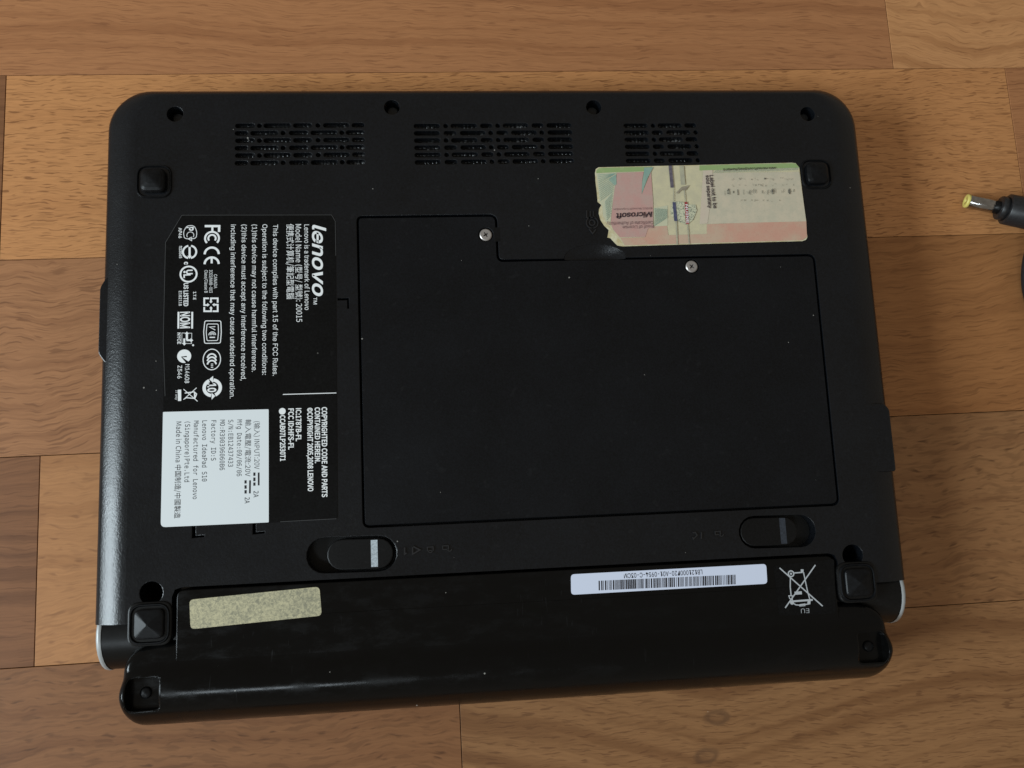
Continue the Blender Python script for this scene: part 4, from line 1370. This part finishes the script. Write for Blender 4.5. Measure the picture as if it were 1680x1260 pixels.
P.poly([(32.77, -76.81), (33.17, -76.83), (33.04, -79.64), (32.64, -79.62)])
P.poly([(33.35, -76.81), (33.75, -76.83), (33.62, -79.65), (33.22, -79.63)])
P.poly([(33.91, -76.82), (34.31, -76.84), (34.18, -79.65), (33.78, -79.63)])
P.poly([(34.47, -76.82), (34.87, -76.85), (34.74, -79.66), (34.34, -79.64)])
P.poly([(35.05, -76.83), (35.45, -76.85), (35.32, -79.67), (34.92, -79.64)])
P.poly([(35.61, -76.83), (36.01, -76.86), (35.88, -79.67), (35.48, -79.65)])
P.poly([(36.20, -76.84), (36.37, -76.85), (36.23, -79.66), (36.06, -79.66)])
P.poly([(36.58, -76.84), (36.75, -76.85), (36.62, -79.67), (36.45, -79.66)])
P.poly([(36.93, -76.85), (37.10, -76.86), (36.97, -79.67), (36.80, -79.66)])
P.poly([(37.27, -76.85), (37.44, -76.86), (37.30, -79.68), (37.13, -79.67)])
P.poly([(37.60, -76.85), (38.00, -76.87), (37.86, -79.69), (37.46, -79.67)])
P.poly([(38.16, -76.86), (38.33, -76.87), (38.19, -79.68), (38.02, -79.68)])
P.poly([(38.71, -76.86), (38.88, -76.87), (38.74, -79.69), (38.57, -79.68)])
P.poly([(39.04, -76.87), (39.44, -76.89), (39.30, -79.71), (38.90, -79.68)])
P.poly([(39.60, -76.87), (39.77, -76.88), (39.63, -79.70), (39.46, -79.69)])
P.poly([(39.99, -76.88), (40.16, -76.88), (40.02, -79.70), (39.85, -79.69)])
P.poly([(40.53, -76.88), (40.94, -76.90), (40.79, -79.72), (40.39, -79.70)])
P.poly([(41.31, -76.89), (41.71, -76.91), (41.57, -79.73), (41.17, -79.71)])
P.poly([(41.88, -76.89), (42.05, -76.90), (41.90, -79.72), (41.73, -79.71)])
P.poly([(42.26, -76.90), (42.66, -76.92), (42.52, -79.74), (42.12, -79.72)])
P.poly([(42.85, -76.90), (43.02, -76.91), (42.87, -79.73), (42.70, -79.72)])
P.poly([(43.18, -76.90), (43.35, -76.91), (43.21, -79.74), (43.03, -79.73)])
P.poly([(43.54, -76.91), (43.71, -76.92), (43.56, -79.74), (43.39, -79.73)])
P.poly([(44.08, -76.91), (44.26, -76.92), (44.11, -79.75), (43.94, -79.74)])
P.poly([(44.47, -76.92), (44.64, -76.93), (44.49, -79.75), (44.32, -79.74)])
P.poly([(44.80, -76.92), (44.98, -76.93), (44.83, -79.75), (44.66, -79.74)])
P.poly([(45.14, -76.92), (45.54, -76.94), (45.39, -79.77), (44.99, -79.75)])
P.poly([(45.92, -76.93), (46.09, -76.94), (45.94, -79.76), (45.77, -79.75)])
P.poly([(46.31, -76.93), (46.71, -76.95), (46.56, -79.78), (46.15, -79.76)])
P.poly([(46.93, -76.94), (47.33, -76.96), (47.17, -79.79), (46.77, -79.77)])
P.poly([(47.55, -76.95), (47.95, -76.97), (47.79, -79.79), (47.39, -79.77)])
P.poly([(48.33, -76.95), (48.50, -76.96), (48.34, -79.79), (48.17, -79.78)])
P.poly([(48.88, -76.96), (49.28, -76.98), (49.12, -79.81), (48.72, -79.78)])
P.poly([(49.50, -76.96), (49.67, -76.97), (49.51, -79.80), (49.34, -79.79)])
P.poly([(49.85, -76.97), (50.03, -76.98), (49.87, -79.80), (49.70, -79.79)])
P.poly([(50.21, -76.97), (50.38, -76.98), (50.22, -79.81), (50.05, -79.80)])
P.poly([(50.60, -76.97), (50.77, -76.98), (50.61, -79.81), (50.44, -79.80)])
P.poly([(51.15, -76.98), (51.32, -76.99), (51.16, -79.82), (50.99, -79.81)])
P.poly([(51.48, -76.98), (51.66, -76.99), (51.50, -79.82), (51.32, -79.81)])
P.poly([(51.87, -76.99), (52.05, -76.99), (51.88, -79.82), (51.71, -79.82)])
P.poly([(52.43, -76.99), (52.60, -77.00), (52.44, -79.83), (52.26, -79.82)])
P.poly([(52.76, -76.99), (52.93, -77.00), (52.77, -79.83), (52.60, -79.82)])
P.poly([(53.12, -77.00), (53.29, -77.01), (53.13, -79.84), (52.95, -79.83)])
P.poly([(53.67, -77.00), (53.84, -77.01), (53.68, -79.84), (53.51, -79.83)])
P.poly([(54.00, -77.00), (54.18, -77.01), (54.01, -79.85), (53.84, -79.84)])
P.poly([(54.39, -77.01), (54.57, -77.02), (54.40, -79.85), (54.23, -79.84)])
P.poly([(54.78, -77.01), (54.96, -77.02), (54.79, -79.85), (54.62, -79.85)])
P.poly([(55.14, -77.02), (55.31, -77.02), (55.15, -79.86), (54.98, -79.85)])
P.poly([(55.69, -77.02), (55.87, -77.03), (55.70, -79.86), (55.53, -79.85)])
P.poly([(56.25, -77.03), (56.42, -77.03), (56.25, -79.87), (56.08, -79.86)])
P.poly([(56.64, -77.03), (57.04, -77.05), (56.87, -79.89), (56.47, -79.86)])
P.poly([(57.26, -77.03), (57.67, -77.06), (57.50, -79.89), (57.09, -79.87)])
P.poly([(57.89, -77.04), (58.06, -77.05), (57.89, -79.89), (57.71, -79.88)])
P.poly([(58.28, -77.04), (58.45, -77.05), (58.28, -79.89), (58.10, -79.88)])
P.poly([(58.67, -77.05), (59.07, -77.07), (58.90, -79.91), (58.49, -79.88)])
P.poly([(59.29, -77.05), (59.47, -77.06), (59.29, -79.90), (59.12, -79.89)])
P.poly([(59.68, -77.06), (60.09, -77.08), (59.91, -79.92), (59.51, -79.89)])
P.poly([(60.47, -77.06), (60.88, -77.09), (60.70, -79.92), (60.30, -79.90)])
P.poly([(61.04, -77.07), (61.45, -77.09), (61.27, -79.93), (60.87, -79.91)])
P.poly([(61.61, -77.08), (61.79, -77.08), (61.61, -79.92), (61.44, -79.91)])
P.poly([(61.95, -77.08), (62.12, -77.09), (61.95, -79.93), (61.77, -79.92)])
P.poly([(62.31, -77.08), (62.48, -77.09), (62.30, -79.93), (62.13, -79.92)])
P.poly([(62.87, -77.09), (63.04, -77.10), (62.86, -79.94), (62.69, -79.93)])
P.poly([(63.42, -77.09), (63.60, -77.10), (63.41, -79.94), (63.24, -79.93)])
P.poly([(63.98, -77.10), (64.15, -77.11), (63.97, -79.95), (63.79, -79.94)])
P.poly([(64.37, -77.10), (64.78, -77.12), (64.59, -79.96), (64.19, -79.94)])
P.poly([(64.94, -77.11), (65.12, -77.11), (64.93, -79.96), (64.76, -79.95)])
P.poly([(65.33, -77.11), (65.74, -77.13), (65.56, -79.97), (65.15, -79.95)])
P.poly([(65.91, -77.11), (66.08, -77.12), (65.90, -79.97), (65.72, -79.96)])
P.poly([(66.30, -77.12), (66.47, -77.13), (66.29, -79.97), (66.11, -79.96)])
P.poly([(66.64, -77.12), (66.81, -77.13), (66.63, -79.97), (66.45, -79.97)])
P.build('lettering', M['ink_black'], bc)
ws = sticker('disposal_label', rounded([(79.06, -75.03), (98.49, -74.02), (97.36, -90.27), (79.49, -89.95)], 0.8, 4), M['label_black'], ZI, 0.06, 'black label with a crossed out waste bin')
P = Print(ZI + 0.075)
P.line([(80.91, -75.82), (93.40, -87.91)], 0.38)
P.line([(92.34, -75.52), (81.58, -87.79)], 0.38)
P.ring((84.37, -77.74), 0.86, 0.40, 20)
P.disc((84.37, -77.74), 0.34, 12)
P.line([(85.43, -77.56), (88.05, -77.52)], 0.36)
P.line([(88.01, -76.61), (87.93, -77.51)], 0.9)
P.line([(88.36, -77.53), (89.04, -83.08), (89.55, -85.71)], 0.34)
P.line([(84.05, -78.84), (83.74, -81.64), (83.76, -84.10)], 0.36)
P.line([(84.93, -83.61), (87.23, -83.59)], 0.92)
P.line([(83.03, -84.28), (84.10, -84.29), (84.05, -85.56), (83.25, -85.08)], 0.28, True)
P.line([(83.55, -85.99), (90.46, -85.87)], 0.55)
P.disc((83.85, -86.34), 0.62, 12)
P.line([(89.28, -86.13), (89.11, -87.05)], 0.95)
P.line([(84.26, -86.57), (84.98, -87.07), (86.18, -87.23), (87.88, -87.13), (89.27, -87.02)], 0.32)
P.line([(86.20, -87.04), (87.90, -86.92), (87.84, -87.49), (86.16, -87.51)], 0.2, True)
P.text('EU', (89.01, -88.34), (86.46, -88.28), 1.35, bold=-0.008)
P.build('lettering', M['silver_print'], ws)

# ---------------------------------------------------------------- charger plug at the right edge
tip, far = (171.98, 48.71), (193.25, 42.03)
ang = math.atan2(far[1] - tip[1], far[0] - tip[0])
plug = empty('charger_plug', (tip[0], tip[1], 0), ang)
tag(plug, 'black charger plug with a chrome barrel and pale yellow tip beside the netbook', 'plug')
TILT = rad(9.0)                              # the tip hangs a little lower than the body
def turned(name, prof, mat, parent, n=28):
    m = MB()
    rr = []
    for x, r in prof:
        ring_ = []
        for k in range(n):
            y, h = r * math.cos(2 * math.pi * k / n), r * math.sin(2 * math.pi * k / n)
            ring_.append((x * math.cos(TILT) - h * math.sin(TILT), y, 3.5 + x * math.sin(TILT) + h * math.cos(TILT)))
        rr.append(ring_[::-1])
    m.loft(rr, closed=True)
    return m.build(name, mat, parent)
turned('tip_ring', [(1.5, 0.75), (-0.35, 0.8), (-0.4, 2.2), (-0.25, 2.4), (0.6, 2.5), (0.65, 2.35), (0.75, 0.5)], M['plug_tip'], plug)
turned('barrel', [(0.6, 2.3), (0.8, 2.42), (6.0, 2.42), (12.5, 2.42), (12.5, 1.0)], M['barrel'], plug)
turned('collar', [(11.3, 1.0), (11.3, 3.9), (11.6, 4.25), (13.9, 4.3), (14.0, 3.5)], M['plug_black'], plug)
turned('plug_body', [(13.7, 2.0), (13.7, 5.1), (14.0, 5.45), (30, 5.6), (42, 5.5), (45, 5.0), (46, 3.6), (60, 2.9), (62, 2.0)], M['plug_black'], plug)
# cable: leaves the plug, loops round and comes back past the frame edge
ca, sa = math.cos(-ang), math.sin(-ang)
def to_plug(p):
    x, y = p[0] - tip[0], p[1] - tip[1]
    return (x * ca - y * sa, x * sa + y * ca)
near = (188.99, 22.06)
C0 = (near[0] + 2.7 + 49, near[1])          # centre of the loop
cd = bpy.data.curves.new('cable', 'CURVE')
cd.dimensions = '3D'
cd.bevel_depth = 2.7 * S
cd.bevel_resolution = 5
allp = [(50, 0, 11.3), (64, 0, 12.6), (80, -2, 10.5), (98, -10, 5.0), (112, -26, 2.8), (106, -50, 2.8)]
for a, zc in ((300, 2.8), (270, 2.8), (240, 2.8), (215, 2.8), (195, 3.0), (182, 4.4), (170, 8.5), (157, 14.6), (142, 11.0), (122, 4.0), (100, 2.8)):
    allp.append((*to_plug((C0[0] + 49 * math.cos(rad(a)), C0[1] + 49 * math.sin(rad(a)))), zc))
spl = cd.splines.new('BEZIER')
spl.bezier_points.add(len(allp) - 1)
for bp, p in zip(spl.bezier_points, allp):
    bp.co = [v * S for v in p]
    bp.handle_left_type = bp.handle_right_type = 'AUTO'
tmp = bpy.data.objects.new('cable', cd)
col.objects.link(tmp)
bpy.context.view_layer.update()
cm = bpy.data.meshes.new_from_object(tmp.evaluated_get(bpy.context.evaluated_depsgraph_get()))
bpy.data.objects.remove(tmp)
cm.materials.clear()
cm.materials.append(M['cable'])
cm.polygons.foreach_set('use_smooth', [True] * len(cm.polygons))
co = bpy.data.objects.new('cable', cm)
co.parent = plug
col.objects.link(co)
